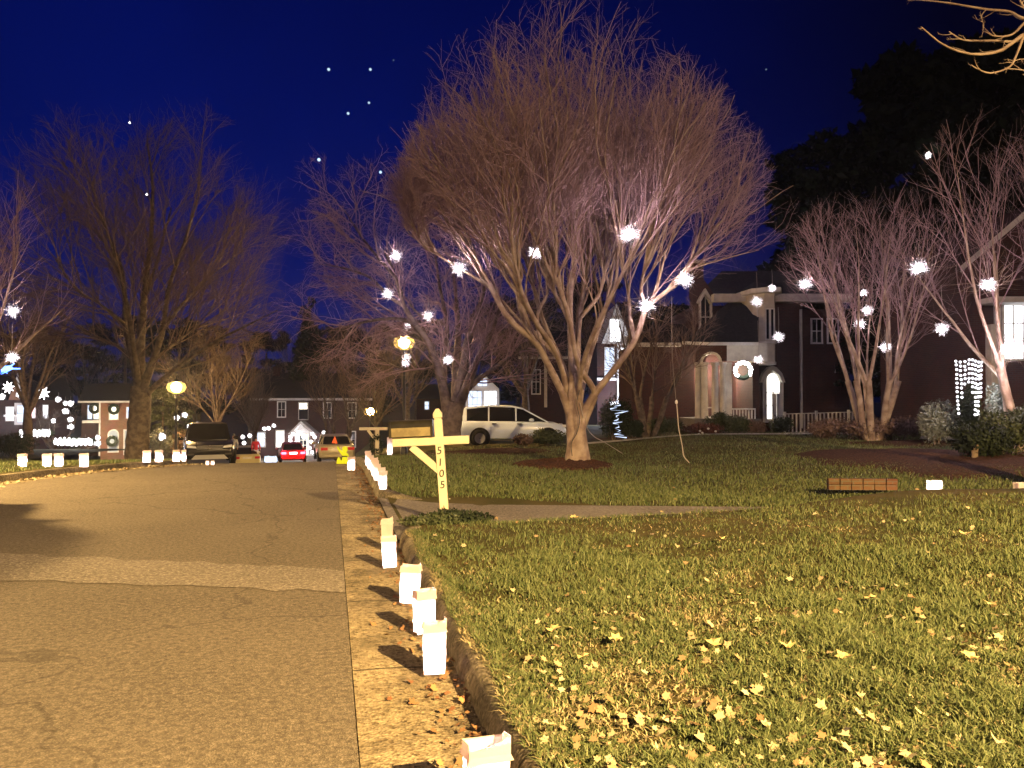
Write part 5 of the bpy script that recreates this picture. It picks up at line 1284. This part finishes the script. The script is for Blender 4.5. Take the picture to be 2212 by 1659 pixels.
# ================================================================== HOUSES
class House:
    """local frame: x right, y away from the street, built from photo pixels at the depth each piece stands at"""
    def __init__(s, name, label, u0, d, z=None, face=False):
        s.u0 = u0; s.d = d; p = W(u0, 860, d); s.z0 = T(p.x, p.y) if z is None else z
        s.th = math.atan((u0-1106)/FPX) if face else 0.0; s.lat = (u0-1106)/FPX*d
        s.t = thing(name, label, 'house', (p.x, p.y, s.z0), -YAW-s.th)
        s.D = d/math.cos(math.atan((u0-1106)/FPX)) if face else d
    def X(s, u, y=0):
        if s.th: return (s.D+y)*math.tan(math.atan((u-1106)/FPX)-s.th)
        return (u-1106)/FPX*(s.d+y)-s.lat
    def Z(s, v, y=0, u=None):
        f = s.d+y
        if s.th: x = s.X(u if u is not None else s.u0, y); f = (s.D+y)*math.cos(s.th)-x*math.sin(s.th)
        return CAMZ+(860-v)/FPX*f - s.z0
    def box(s, name, u0, u1, v0, v1, y0, y1, m, parent=None):
        mb = MB(); uc = (u0+u1)/2; mb.box(s.X(u0, y0), s.X(u1, y0), y0, y1, s.Z(v1, y0, uc), s.Z(v0, y0, uc)); return mb.build(name, m, parent or s.t)
    def window(s, u0, u1, v0, v1, y, pane, frame=None, mull=(1, 2), arch=False, name='window', parent=None, fw=.07, sill=True):
        frame = frame or M['white']; uc = (u0+u1)/2; x0, x1, z0, z1 = s.X(u0, y), s.X(u1, y), s.Z(v1, y, uc), s.Z(v0, y, uc); cx = (x0+x1)/2; r = (x1-x0)/2
        mb = MB(); t_ = fw
        if arch: zt = z1-r
        else: zt = z1
        mb.box(x0-t_, x0, y-.05, y+.03, z0, zt); mb.box(x1, x1+t_, y-.05, y+.03, z0, zt); mb.box(x0-t_, x1+t_, y-.07, y+.03, z0-t_, z0)
        if arch:
            P = [(cx+(r+t_)*math.cos(a), zt+(r+t_)*math.sin(a)) for a in np.linspace(0, math.pi, 13)]+[(cx+r*math.cos(a), zt+r*math.sin(a)) for a in np.linspace(math.pi, 0, 13)]
            for k in range(12): mb.prism([P[k], P[k+1], P[24-k], P[25-k]], y-.05, y+.03)
        else: mb.box(x0-t_, x1+t_, y-.06, y+.03, z1, z1+t_)
        for i in range(1, mull[0]+1):
            if mull[0] > 0: x = x0+(x1-x0)*i/(mull[0]+1); mb.box(x-.018, x+.018, y-.03, y+.01, z0, z1-(r*.15 if arch else 0))
        for i in range(1, mull[1]+1): z = z0+(zt-z0)*i/(mull[1]+1); mb.box(x0, x1, y-.028, y+.012, z-.018, z+.018)
        f = mb.build(name, frame, parent or s.t)
        p = MB()
        poly = [(x0, z0), (x1, z0), (x1, zt)] + ([(cx+r*math.cos(a), zt+r*math.sin(a)) for a in np.linspace(0, math.pi, 13)][1:-1] if arch else []) + [(x0, zt)]
        p.prism(poly, y+.014, y+.03); p.build('pane', pane, f)
        return f
    def poly(s, name, pts, y0, y1, m, parent=None):
        mb = MB(); mb.prism([(s.X(u, y0), s.Z(v, y0, u)) for u, v in pts], y0, y1); return mb.build(name, m, parent or s.t)
    def faces(s, name, pts, fs, m, parent=None):
        mb = MB(); mb.add([(s.X(u, y), y, s.Z(v, y, u)) for u, v, y in pts], fs); return mb.build(name, m, parent or s.t)

# ---- brick house with the pale columned porch
h = House('brick_house', 'dark red brick house with a pale columned porch, wreath and lit arched door', 1600, 37, z=0)
B, TR = M['brick'], M['trim']
h.box('wing_wall', 1366, 1500, 746, 930, 2.0, 7.0, B)
h.faces('wing_roof', [(1352,746,1.6),(1505,746,1.6),(1505,700,5.5),(1372,700,5.5),(1352,746,9.5),(1505,746,9.5)], [(0,1,2,3),(3,2,5,4),(0,3,4)], M['roof'])
h.box('wing_cornice', 1356, 1472, 740, 748, 1.5, 2.0, TR)
h.box('main_wall', 1500, 1600, 660, 930, 3.2, 9, B)
h.box('main_wall', 1600, 1735, 645, 930, 1.8, 9, B)
h.box('side_wall', 1735, 1835, 668, 930, 2.6, 9, B)
h.faces('main_roof', [(1490,652,2.7),(1842,650,1.6),(1790,585,6),(1560,585,6),(1490,652,9.6),(1842,650,9.6)], [(0,1,2,3),(3,2,5,4),(0,3,4),(1,5,2)], M['roof'])
h.box('cornice', 1543, 1842, 634, 651, 1.25, 1.75, TR)
# gable with chimney and the hooded dormer window
h.poly('gable_wall', [(1497,745),(1541,745),(1541,632),(1532,618),(1520,600),(1497,600)], 2.5, 3.1, B)
ch = h.box('chimney', 1498, 1521, 566, 640, 2.9, 3.8, B); h.box('chimney_cap', 1495, 1524, 560, 567, 2.8, 3.9, TR, None)
h.window(1515, 1534, 640, 720, 2.44, M['glass'], TR, (1, 1), True, 'dormer_window', fw=.12)
h.poly('dormer_hood', [(1508,652),(1514,640),(1525,622),(1536,640),(1542,652),(1537,655),(1525,634),(1513,655)], 2.10, 2.46, TR)
# entry roof, flaring like a bell
E = [(1474,738,-.5),(1530,741,-1.6),(1640,741,-1.6)]; Mi = [(1510,712,.6),(1552,708,-.5),(1640,708,-.5)]; Tp = [(1556,668,1.9),(1580,662,1.2),(1640,662,1.2)]; T2 = [(1590,640,3.1),(1600,638,3.0),(1640,638,3.0)]
h.faces('porch_roof', E+Mi+Tp+T2, [(0,1,4,3),(1,2,5,4),(3,4,7,6),(4,5,8,7),(6,7,10,9),(7,8,11,10)], M['roof'])
h.faces('porch_soffit', [(1474,740,-.5),(1530,743,-1.6),(1640,743,-1.6),(1640,743,3),(1490,741,3)], [(0,1,2,3,4)], TR)
h.faces('porch_fascia', [(1474,737,-.52),(1530,739,-1.63),(1640,739,-1.63),(1474,744,-.50),(1530,746,-1.60),(1640,746,-1.60)], [(0,1,4,3),(1,2,5,4)], M['white'])
# entablature: angled face with arch, then the front face
def wallseg(name, p0, p1, poly, th, m):
    """poly in (t along p0->p1 in metres, photo v)"""
    a = Vector((h.X(p0[0]), p0[1], 0)); b = Vector((h.X(p1[0]), p1[1], 0)); d = (b-a).normalized(); n = Vector((-d.y, d.x, 0))*th; Lg = (b-a).length; mb = MB(); k = len(poly)
    V = [a+d*(f*Lg)+Vector((0,0,h.Z(v))) for f, v in poly]; V += [q+n for q in V]
    mb.add(V, [tuple(range(k)), tuple(range(2*k-1, k-1, -1))]+[(i, i+k, (i+1) % k+k, (i+1) % k) for i in range(k)]); return mb.build(name, m, h.t)
arch = [(.5+.26*math.cos(a), 782-18*math.sin(a)) for a in np.linspace(math.pi, 0, 11)]
wallseg('frieze', (1503,.2), (1555,-1.25), [(0,746),(1,746),(1,783)]+arch[::-1]+[(0,783)], .25, M['brick'])
wallseg('arch_trim', (1503,.17), (1555,-1.28), [(.5+.34*math.cos(a), 784-23*math.sin(a)) for a in np.linspace(0, math.pi, 11)]+[(.5+.26*math.cos(a), 784-18*math.sin(a)) for a in np.linspace(math.pi, 0, 11)], .04, M['white'])
wallseg('frieze', (1555,-1.25), (1640,-1.25), [(0,746),(1,746),(1,783),(0,783)], .25, TR)
def column(u, y, w_=.15, sq=False, v0=783, v1=914, m=None):
    mb = MB(); x = h.X(u, y); z0, z1 = h.Z(v1, y), h.Z(v0, y)
    if sq: mb.box(x-w_, x+w_, y-w_, y+w_, z0, z1)
    else: mb.lathe([(w_*1.25,z0),(w_*1.25,z0+.12),(w_*1.02,z0+.18),(w_,z0+1.0),(w_*.85,z1-.16),(w_*1.15,z1-.10),(w_*1.2,z1)], 16, (x, y, 0))
    return mb.build('column', m or TR, h.t, smooth=not sq)
for u, y in ((1509,-.05),(1522,-.42),(1545,-1.05),(1562,-1.12)): column(u, y, .17, False, 783, 912)
column(1516, .1, .2, True, 783, 925); column(1573, -1.1, .14, True)
h.box('porch_floor', 1500, 1645, 905, 935, -1.35, 3.2, M['drive'])
for u in (1583,): pass
rl = h.box('railing', 1575, 1632, 882, 885, -1.12, -1.04, M['white'])
for i in range(9): h.box('baluster', 1577+i*6.6, 1579.4+i*6.6, 885, 905, -1.10, -1.06, M['white'], rl)
h.box('handrail', 1527, 1545, 879, 882, -.55, -.5, M['white'])
# window behind the porch with the lit tree in it
h.window(1592, 1620, 812, 882, 3.14, M['glass'], M['white'], (0, 1), False, 'window')
h.box('pilaster', 1626, 1640, 783, 918, -.9, 1.8, B)
# tower bay
bay = [(h.X(1627),1.75),(h.X(1635),.55),(h.X(1655),.15),(h.X(1676),.15),(h.X(1684),.55),(h.X(1686),1.75)]
def baypart(name, v0, v1, o, m):
    mb = MB(); k = len(bay); cx = sum(p[0] for p in bay)/k; V = []
    for z in (h.Z(v1), h.Z(v0)): V += [(cx+(x-cx)*(1+o), y-(1.75-y)*o, z) for x, y in bay]
    mb.add(V, [tuple(range(k))[::-1], tuple(range(k, 2*k))]+[(i, (i+1) % k, (i+1) % k+k, i+k) for i in range(k)]); return mb.build(name, m, h.t)
baypart('bay_wall', 632, 781, 0, TR); baypart('bay_sill', 737, 741, .06, M['white']); baypart('bay_base', 781, 787, .05, M['white'])
baypart('bay_eave', 622, 632, .35, M['white'])
mb = MB(); V = [(h.X(1656)+(x-h.X(1656))*1.35, y-(1.75-y)*.35, h.Z(622)) for x, y in bay]+[(h.X(1656), 1.75, h.Z(596))]; mb.add(V, [(i, i+1, 6) for i in range(5)]); mb.build('bay_roof', M['roof'], h.t)
for u0, u1 in ((1640,1646),(1650,1656)): h.window(u0+16, u1+16, 668, 732, .11, M['glass'], M['white'], (0, 0), False, 'bay_window', fw=.05)
f = h.faces('bay_window', [(1629,668,1.38),(1634,668,.62),(1634,732,.62),(1629,732,1.38)], [(0,1,2,3)], M['glass']); f.location.x = -.02
h.window(1638, 1650, 668, 732, .40, M['glass'], M['white'], (1, 0), False, 'bay_window', fw=.05)
# arched door
M['doorlit'] = emat('door_glow', (1,.96,.86), 1.5)
h.box('door_recess', 1644, 1695, 788, 918, 1.55, 1.8, M['brick'])
h.window(1656, 1684, 806, 905, 1.48, M['doorlit'], M['white'], (1, 2), True, 'arched_door', fw=.18)
h.poly('door_hood', [(1643,826),(1650,806),(1662,793),(1670,790),(1678,793),(1690,806),(1697,826),(1691,826),(1684,810),(1670,800),(1656,810),(1649,826)], 1.1, 1.5, TR)
for u in (1666, 1676): h.box('door_leaf', u+2, u+11, 850, 905, 1.40, 1.46, M['white'])
h.box('downspout', 1730, 1734, 668, 925, 1.65, 1.78, TR)
h.window(1755, 1775, 690, 740, 2.55, M['glass'], M['white'], (1, 1)); h.window(1790, 1810, 690, 740, 2.55, M['glass'], M['white'], (1, 1))
for x_, y_, pw in (( -.8, 1.9, 330),): lamp('porch_lamp', (x_, y_, h.Z(800)), pw, (1,.80,.58), h.t, .12)
# lit wreath, hung on the porch
def wreath(lab, c, R_, r_, m, rot=-YAW, pw=0, red=False, n=16):
    t = thing('wreath', lab, 'wreath', c, rot); g = MB(); g.tube([(R_*math.cos(a), 0, R_*math.sin(a)) for a in np.linspace(0, 2*math.pi, 25)], r_, 8, cap=False); g.build('wreath_ring', M['needle'], t)
    if m:
        b = MB(); 
        b.tube([((R_+r_*.2*math.sin(a*9))*math.cos(a), -r_*.9, (R_+r_*.2*math.sin(a*9))*math.sin(a)) for a in np.linspace(-.7, math.pi+.9, 60)], [r_*(.35+.55*abs(math.sin(i*1.1))) for i in range(60)], 7); b.build('light_string', M[m], t)
        if pw: lamp('wreath_light', (0, -.35, 0), pw, (.95,.95,1), t, .15)
    return t
wreath('white-lit wreath hanging in the porch opening', W(1604, 800, 35.6), .36, .11, 'bulbfar', pw=22)
def xmastree(lab, c, hh, r):
    t = thing('christmas_tree', lab, 'christmas tree', c, -YAW); rg = random.Random(5); cl = [(0,0,hh*(.15+.8*i/8), r*(1-i/9), r*(1-i/9), hh*.07) for i in range(9)]
    g = MB()
    for k in range(900):
        i = rg.random()**1.3; a = rg.uniform(0, 6.28); q = r*(1-i)*rg.uniform(.6, 1.05); c_ = Vector((q*math.cos(a), q*math.sin(a), hh*(.08+.9*i))); d = Vector((rg.gauss(0,1), rg.gauss(0,1), rg.gauss(0,.6))).normalized()*.07; e = Vector((rg.gauss(0,1), rg.gauss(0,1), rg.gauss(0,1))).normalized()*.03
        g.add([c_-d, c_+e, c_+d, c_-e], [(0,1,2,3)])
    g.build('foliage', M['needle'], t); s_ = MB(); s_.tube([(0,0,0),(0,0,hh)], [.04,.01], 6); s_.build('trunk', M['bark'], t)
    b = MB(); P = [(r*(1-i/60)*math.cos(i*.75)*1.02, r*(1-i/60)*math.sin(i*.75)*1.02, hh*(.1+.88*i/60)) for i in range(61)]
    b.tube(P, [.028 if i % 4 == 0 else .004 for i in range(61)], 5); b.build('light_string', M['bulbfar'], t)
p_ = W(1611, 884, 38.8); xmastree('small dark lit tree on the porch before the window', p_, 1.5, .42)

# ---- the house at the right edge
h2 = House('brick_house', 'tall brick house at the right edge with a glowing curtained window', 2200, 26.5, z=.2)
h2.poly('gable_wall', [(2098,915),(2420,915),(2420,560),(2260,430),(2098,560)], 1.2, 8, B)
h2.faces('roof', [(2080,572,.8),(2260,418,.8),(2260,418,9),(2080,572,9),(2440,572,.8),(2440,572,9)], [(0,1,2,3),(1,4,5,2)], M['roof'])
h2.faces('rake_trim', [(2078,574,.75),(2260,418,.75),(2442,574,.75),(2078,588,.75),(2260,434,.75),(2442,588,.75)], [(0,1,4,3),(1,2,5,4)], TR)
h2.box('corner_pilaster', 2143, 2164, 700, 915, .85, 1.2, TR)
h2.box('porch_beam', 2150, 2420, 640, 652, .2, 1.2, TR)
h2.window(2170, 2232, 660, 775, 1.13, M['winwhite'], M['white'], (2, 2), False, 'window')
h2.box('shutter', 2152, 2164, 658, 700, 1.1, 1.19, M['white'])
h2.box('porch_floor', 2150, 2420, 905, 925, -.6, 1.2, M['drive'])

# ---- lit gabled houses behind the big tree
h3 = House('brick_house', 'narrow brick house with a white lit gable behind the big trunk', 1330, 52, z=-.9)
h3.box('wall', 1290, 1372, 740, 950, 1, 7, B); h3.poly('gable_wall', [(1300,742),(1366,742),(1333,655)], .8, 6, M['white'])
h3.faces('roof', [(1296,748,.5),(1333,648,.5),(1333,648,7),(1296,748,7),(1370,748,.5),(1370,748,7)], [(0,1,2,3),(1,4,5,2)], M['roof'])
h3.window(1318, 1340, 690, 738, .72, M['winwhite'], M['white'], (1, 1), False)
h3.box('bay_wall', 1334, 1366, 742, 880, .4, 1, M['white'])
h3.window(1308, 1326, 752, 810, .93, M['winblue'], M['white'], (1, 2)); h3.window(1340, 1360, 752, 850, .33, M['winwhite'], M['white'], (1, 3))
h3.box('band', 1290, 1345, 816, 822, .7, 1, M['white']); h3.box('sill_lights', 1318, 1366, 868, 876, .4, .9, M['winwhite'])
lamp('facade_light', (.3, -2.6, 2.2), 900, (.78,.82,1), h3.t, .3)
h4 = House('brick_house', 'dark brick house with a pale porch column left of the big trunk', 1165, 47, z=-.7)
h4.box('wall', 1142, 1235, 770, 950, 1, 6, B); h4.faces('roof', [(1120,772,.4),(1245,772,.4),(1235,715,3.5),(1135,715,3.5)], [(0,1,2,3)], M['roof'])
h4.box('column', 1176, 1182, 778, 880, .6, .9, TR); h4.window(1150, 1166, 800, 850, .93, M['glass'], M['white'], (1, 1)); h4.box('eave', 1120, 1245, 770, 775, .3, .6, TR)
h5 = House('garage', 'small gabled outbuilding outlined in bluish white lights behind the white car', 1042, 62, z=-1.6)
h5.poly('wall', [(1006,905),(1078,905),(1078,840),(1042,806),(1006,840)], .5, 6, M['white'])
h5.faces('roof', [(1000,845,.2),(1042,802,.2),(1042,802,7),(1000,845,7),(1084,845,.2),(1084,845,7)], [(0,1,2,3),(1,4,5,2)], M['roof'])
h5.window(1012, 1040, 845, 888, .42, M['winblue'], M['white'], (2, 2)); h5.window(1046, 1072, 845, 888, .42, M['winwhite'], M['white'], (2, 2)); h5.window(1032, 1052, 818, 834, .42, M['winblue'], M['white'], (1, 1))
lamp('facade_light', (0, -2, 1.0), 90, (.7,.8,1), h5.t, .3)
h6 = House('house', 'far unlit house with small bright side windows behind the grey tree', 950, 75, z=-2.5)
h6.box('wall', 900, 1000, 860, 960, 1, 7, M['brick']); h6.window(960, 978, 862, 882, .93, M['winblue'], M['white'], (1, 1)); h6.faces('roof', [(890,862,.4),(1010,862,.4),(995,830,4),(905,830,4)], [(0,1,2,3)], M['roof'])
h6.window(918, 926, 868, 884, .93, M['winblue'], M['white'], (0, 1))

# ---- far brick house at the end of the street
h7 = House('brick_house', 'long two-storey brick house with a lit gabled doorway at the end of the street', 650, 84)
h7.box('wall', 545, 800, 864, 1010, 1, 9, B); h7.box('eave', 538, 808, 859, 865, .3, 1, M['white'])
h7.faces('roof', [(536,860,.2),(810,860,.2),(795,806,5),(552,806,5)], [(0,1,2,3)], M['roof'])
h7.box('chimney', 590, 604, 792, 830, 4.4, 5.4, B)
for u0, u1, v0, v1, p_ in ((601,616,869,900,'glass'),(647,664,871,905,'winlit'),(700,715,871,902,'glass'),(753,768,871,902,'glass'),(557,572,935,964,'winblue'),(598,613,931,965,'winlit'),(752,767,933,965,'glass')):
    h7.window(u0, u1, v0, v1, .93, M[p_], M['white'], (1, 1), fw=.12)
h7.box('blind', 646, 665, 884, 906, .80, .86, M['glass'])
pt = h7.poly('portico', [(622,938),(650,909),(684,938),(678,938),(650,915),(628,938)], -.6, 1, M['white'])
h7.poly('portico_gable', [(630,938),(650,917),(676,938)], -.3, -.1, M['white'], pt)
for u in (627, 638, 668, 680): h7.box('column', u-1.5, u+1.5, 938, 985, -.55, -.3, M['white'])
h7.window(648, 663, 940, 983, .93, M['glass'], M['winlit'], (1, 3), name='door', fw=.25); h7.box('step', 622, 690, 984, 1000, -1, 1, M['walk'])
lamp('portico_lamp', (-.2, -.3, h7.Z(945)), 260, (.92,.92,1), h7.t, .3); lamp('facade_light', (-3.0, -3, h7.Z(960)), 160, (1,.85,.8), h7.t, .3); lamp('facade_light', (4, -4, h7.Z(950)), 160, (1,.8,.8), h7.t, .3)
FARL = ['leftmost of four light balls up left of the black car', 'second of four light balls left of the black car, the highest', 'light ball at the upper left corner of the black car', 'light ball touching the black car roof on the left',
 'left light ball above the pale yellow saloon', 'right light ball above the pale yellow saloon', 'lowest light ball above the pale yellow saloon',
 'left of three balls in a row on the far brick house', 'middle of three balls in a row on the far brick house', 'right and largest of three balls in a row on the far brick house',
 'upper light ball before the ground-floor left window', 'lower light ball before the ground-floor left window', 'top ball of the cluster right of the gabled doorway', 'left ball of the cluster above the champagne saloon',
 'right ball of the cluster above the champagne saloon', 'lowest ball of the cluster above the champagne saloon', 'ball just above the red car', 'top ball on the left post of the gabled doorway', 'second ball down the left post of the doorway',
 'third ball down the left post of the doorway', 'upper ball right of the gabled doorway', 'outer ball right of the gabled doorway', 'middle ball down the right side of the doorway', 'ball inside the left half of the gabled doorway',
 'ball low on the left post of the doorway', 'ball over the door in the gabled doorway', 'ball at the right foot of the door', 'lowest ball right of the door step']
for i, (u, v) in enumerate([(35,165),(125,135),(185,265),(270,245),(795,385),(875,370),(810,455),(1040,290),(1090,285),(1150,255),(1025,375),(1018,415),(1725,335),(1742,410),(1800,410),(1740,460),(1350,570),(1340,385),(1340,425),(1330,500),(1590,350),(1620,385),(1580,440),(1375,350),(1325,520),(1440,330),(1560,510),(1590,560)]):
    uu, vv = (560+u/3.568)/1.4919, (1300+v/3.568)/1.4919; d = 38 if u < 300 else (62 if u < 900 else 78 - (i % 3))
    lab = FARL[i]; grp = 'light balls left of the black car' if u < 300 else 'light balls between the black car and the far brick house' if u < 900 else 'light balls in the yard of the far brick house'
    light_ball(lab, W(uu, vv, d), .17 if d < 45 else (.22 if d < 70 else .26), 14 if i % 3 == 0 else 0, 0, far=True, group=grp)

# ---- orange brick house on the left
h8 = House('brick_house', 'orange brick house with two dark wreaths and a pale blue door, far left', 225, 78, None, True)
B2 = M['brick2']
h8.box('wall', 218, 300, 868, 1005, 1, 8, B2); h8.box('porch_wall', 176, 218, 868, 985, 2.2, 8, M['brick']); h8.faces('roof', [(168,870,.2),(306,870,.2),(292,828,5),(184,828,5)], [(0,1,2,3)], M['roof'])
h8.box('balcony', 178, 218, 908, 914, .6, 2.2, M['white']); h8.box('column', 214, 217.5, 870, 985, .6, .9, M['white'])
h8.window(190, 199, 876, 905, 2.12, M['winblue'], M['white'], (0, 1)); h8.window(203, 213, 876, 905, 2.12, M['winlit'], M['white'], (0, 1))
h8.window(238, 254, 878, 905, .93, M['winlit'], M['white'], (1, 1), fw=.12); h8.window(274, 285, 880, 903, .93, M['winblue'], M['white'], (1, 1))
bd = mat('blue_door', (.36,.44,.56), .5); h8.window(236, 255, 930, 975, .93, bd, M['white'], (0, 1), True, 'door', fw=.12); h8.window(270, 284, 930, 980, .93, bd, M['white'], (0, 1), False, 'door', fw=.12)
h8.box('eave', 168, 306, 866, 870, .1, 1, M['white'])
lamp('facade_light', (.5, -4, h8.Z(940)), 900, (1,.78,.5), h8.t, .3)
for u, v, lab in ((246,884,'dark wreath on the upper window of the orange brick house'),(242,953,'dark wreath on the pale blue door'),(204,882,'dark wreath on the balcony window')): wreath(lab, W(u, v, 78.6), .42, .17, None)
# ---- heavily decorated house at the far left
h9 = House('house', 'brightly decorated brick house at the far left edge', 60, 58, None, True)
h9.box('wall', -60, 150, 862, 985, 2, 6, M['brick']); h9.faces('roof', [(-70,864,1.4),(160,864,1.4),(140,812,6),(-50,812,6)], [(0,1,2,3)], M['roof'])
h9.poly('gable_wall', [(18,864),(52,864),(38,812)], .8, 3, M['brick2']); h9.poly('gable_trim', [(31,840),(45,840),(44,818),(39,800),(34,818)], .6, .8, M['white'])
h9.window(38, 54, 876, 912, 1.9, M['winblue'], M['white'], (0, 1), name='door', fw=.2); h9.window(56, 76, 876, 902, 1.85, emat('pink_lit_window', (1,.62,.70), 1.4), M['white'], (1, 1), True); h9.window(94, 103, 876, 904, 1.9, M['winwhite'], M['white'], (1, 1))
h9.poly('valance', [(54,866),(79,866),(78,876),(72,872),(66,877),(60,872),(55,876)], 1.5, 1.7, M['redcloth']); h9.window(14, 30, 880, 908, 1.9, M['winwhite'], M['white'], (1, 1))
h9.box('porch_rail', 8, 56, 896, 900, .5, .7, M['white']); h9.box('column', 53, 55, 868, 925, .5, .8, M['orange'])
lamp('facade_light', (-1, -2, h9.Z(905)), 260, (.95,.9,1), h9.t, .3)
def snowflake(lab, u, v, d, r):
    t = thing('snowflake_light', lab, 'snowflake light', W(u, v, d), -YAW); m = MB()
    P = []
    for k in range(16):
        a = 2*math.pi*k/16; q = r if k % 2 == 0 else r*.42; P.append((q*math.cos(a+.2), q*math.sin(a+.2)))
    m.prism(P, -.04, .04); bevel(m.build('star_shape', M['bulbfar'], t), .03)
    lamp('snowflake_glow', (0, -.4, 0), 20, (.95,.95,1), t, .15)
snowflake('eight-pointed snowflake light over the far left yard', 93, 849, 46, .43); snowflake('larger snowflake light at the left edge, in the bare branches', 18, 837, 44, .38)
for u, v, r, lab in [(44,852,.33,'big pale light ball right of the larger snowflake'),(3,857,.27,'light ball cut by the left edge of the picture'),(126,863,.22,'upper left light ball of the reddish tree'),(141,871,.18,'light ball in the middle top of the reddish tree'),(152.5,871,.23,'upper right light ball of the reddish tree'),
                   (142,889,.25,'light ball under the upper right ones in the far left yard'),(152,906,.21,'light ball right of the reddish tree, second from below'),(153,922,.24,'lowest right light ball of the reddish tree'),(115,909,.19,'light ball on the left stems of the reddish tree'),
                   (184,955,.24,'light ball low on the lit hedge before the balcony'),(211,945,.2,'upper of two light balls at the left foot of the orange house'),(211,958,.24,'lower of two light balls at the left foot of the orange house'),(350,943,.26,'bright light ball in the shrub right of the mossy trunk'),
                   (318,906,.24,'spiky light ball right of the mossy trunk')]:
    light_ball(lab, W(u, v, 48 if u < 300 else 33), r*(1 if u < 300 else .75), 14, .25 if u < 300 else 0, far=True)
def lit_hedge(lab, u0, u1, v, d, hh, m, pw):
    a = W(u0, v, d); c = W(u1, v, d); z = T((a.x+c.x)/2, (a.y+c.y)/2); base = Vector(((a.x+c.x)/2, (a.y+c.y)/2, a.z-hh*.6)); Lg = (c-a).length
    t = leafy('hedge', lab, 'hedge', base, [(Lg*(i/6-.5)*math.cos(-YAW)*.9, Lg*(i/6-.5)*math.sin(-YAW)*.9, hh*.5, Lg*.12, .5, hh*.42) for i in range(7)], M['shrub'], 1500, .08, seed=int(u0)+3)
    b = MB(); rg = random.Random(int(u0)); P = []
    for i in range(90):
        f = i/89; P.append((Lg*(f-.5)*math.cos(-YAW)-.3*math.sin(-YAW), Lg*(f-.5)*math.sin(-YAW)-.55, hh*(.5+.42*math.sin(i*1.9)+rg.uniform(-.1, .1))))
    b.tube(P, [.055 if i % 2 == 0 else .012 for i in range(90)], 5); b.build('light_string', M[m], t); lamp('hedge_glow', (0, -1.0, hh), pw, (.9,.95,1), t, .3)
lit_hedge('hedge smothered in white lights below the decorated house', 47, 112, 933, 50, .55, 'bulbfar', 60)
lit_hedge('hedge smothered in white lights left of the orange brick house', 121, 203, 952, 50, .55, 'bulbfar', 60)
lit_hedge('low mound of white lights left of the red car', 571, 597, 990, 50, .5, 'winblue', 12)
b = W(12, 796, 30); t = thing('light_string', 'tangle of deep blue lights hanging at the left edge', 'light string', b); m = MB(); rg = random.Random(9)
P = [(rg.gauss(0, .15), rg.gauss(0, .1), rg.gauss(0, .10)) for i in range(50)]; m.tube(P, [.022 if i % 2 else .003 for i in range(50)], 5); m.build('bulbs', M['blue'], t)
b = W(1336, 905, 28.6); t = thing('light_string', 'string of bluish white lights down the tall black-green hedge shrub', 'light string', b); m = MB()
P = [(rg.gauss(0, .13), rg.gauss(0, .05), .65-1.35*i/30) for i in range(31)]; m.tube(P, [.022 if i % 3 == 0 else .003 for i in range(31)], 5); m.build('bulbs', M['winblue'], t)
for i, (u, v) in enumerate([(1512,931),(1517,935),(1530,926),(1546,932),(1510,938)]):
    m = MB(); m.sphere((0,0,0), .055, 8, 6, .8); o = m.build('flower', M['white'], loc=W(u, v, 31.2)); tag(o, ('lower of the two left white flowers','white flower right of the leftmost pair','highest white flower on the red-leaved shrub','rightmost white flower on the red-leaved shrub','leftmost white flower at the shrub foot')[i], 'flower', 'white flowers on the red-leaved shrub')

# ================================================================== AIR
m = bpy.data.materials.new('haze'); m.use_nodes = True; t_ = m.node_tree; t_.nodes.clear()
pv = t_.nodes.new('ShaderNodeVolumePrincipled'); pv.inputs['Color'].default_value = (.9,.9,.95,1); pv.inputs['Density'].default_value = .0006; pv.inputs['Anisotropy'].default_value = .85
o_ = t_.nodes.new('ShaderNodeOutputMaterial'); t_.links.new(pv.outputs[0], o_.inputs['Volume'])
mb = MB(); mb.box(-140, 160, -20, 160, -7.5, 36)
tag(mb.build('haze', m), kind='stuff')
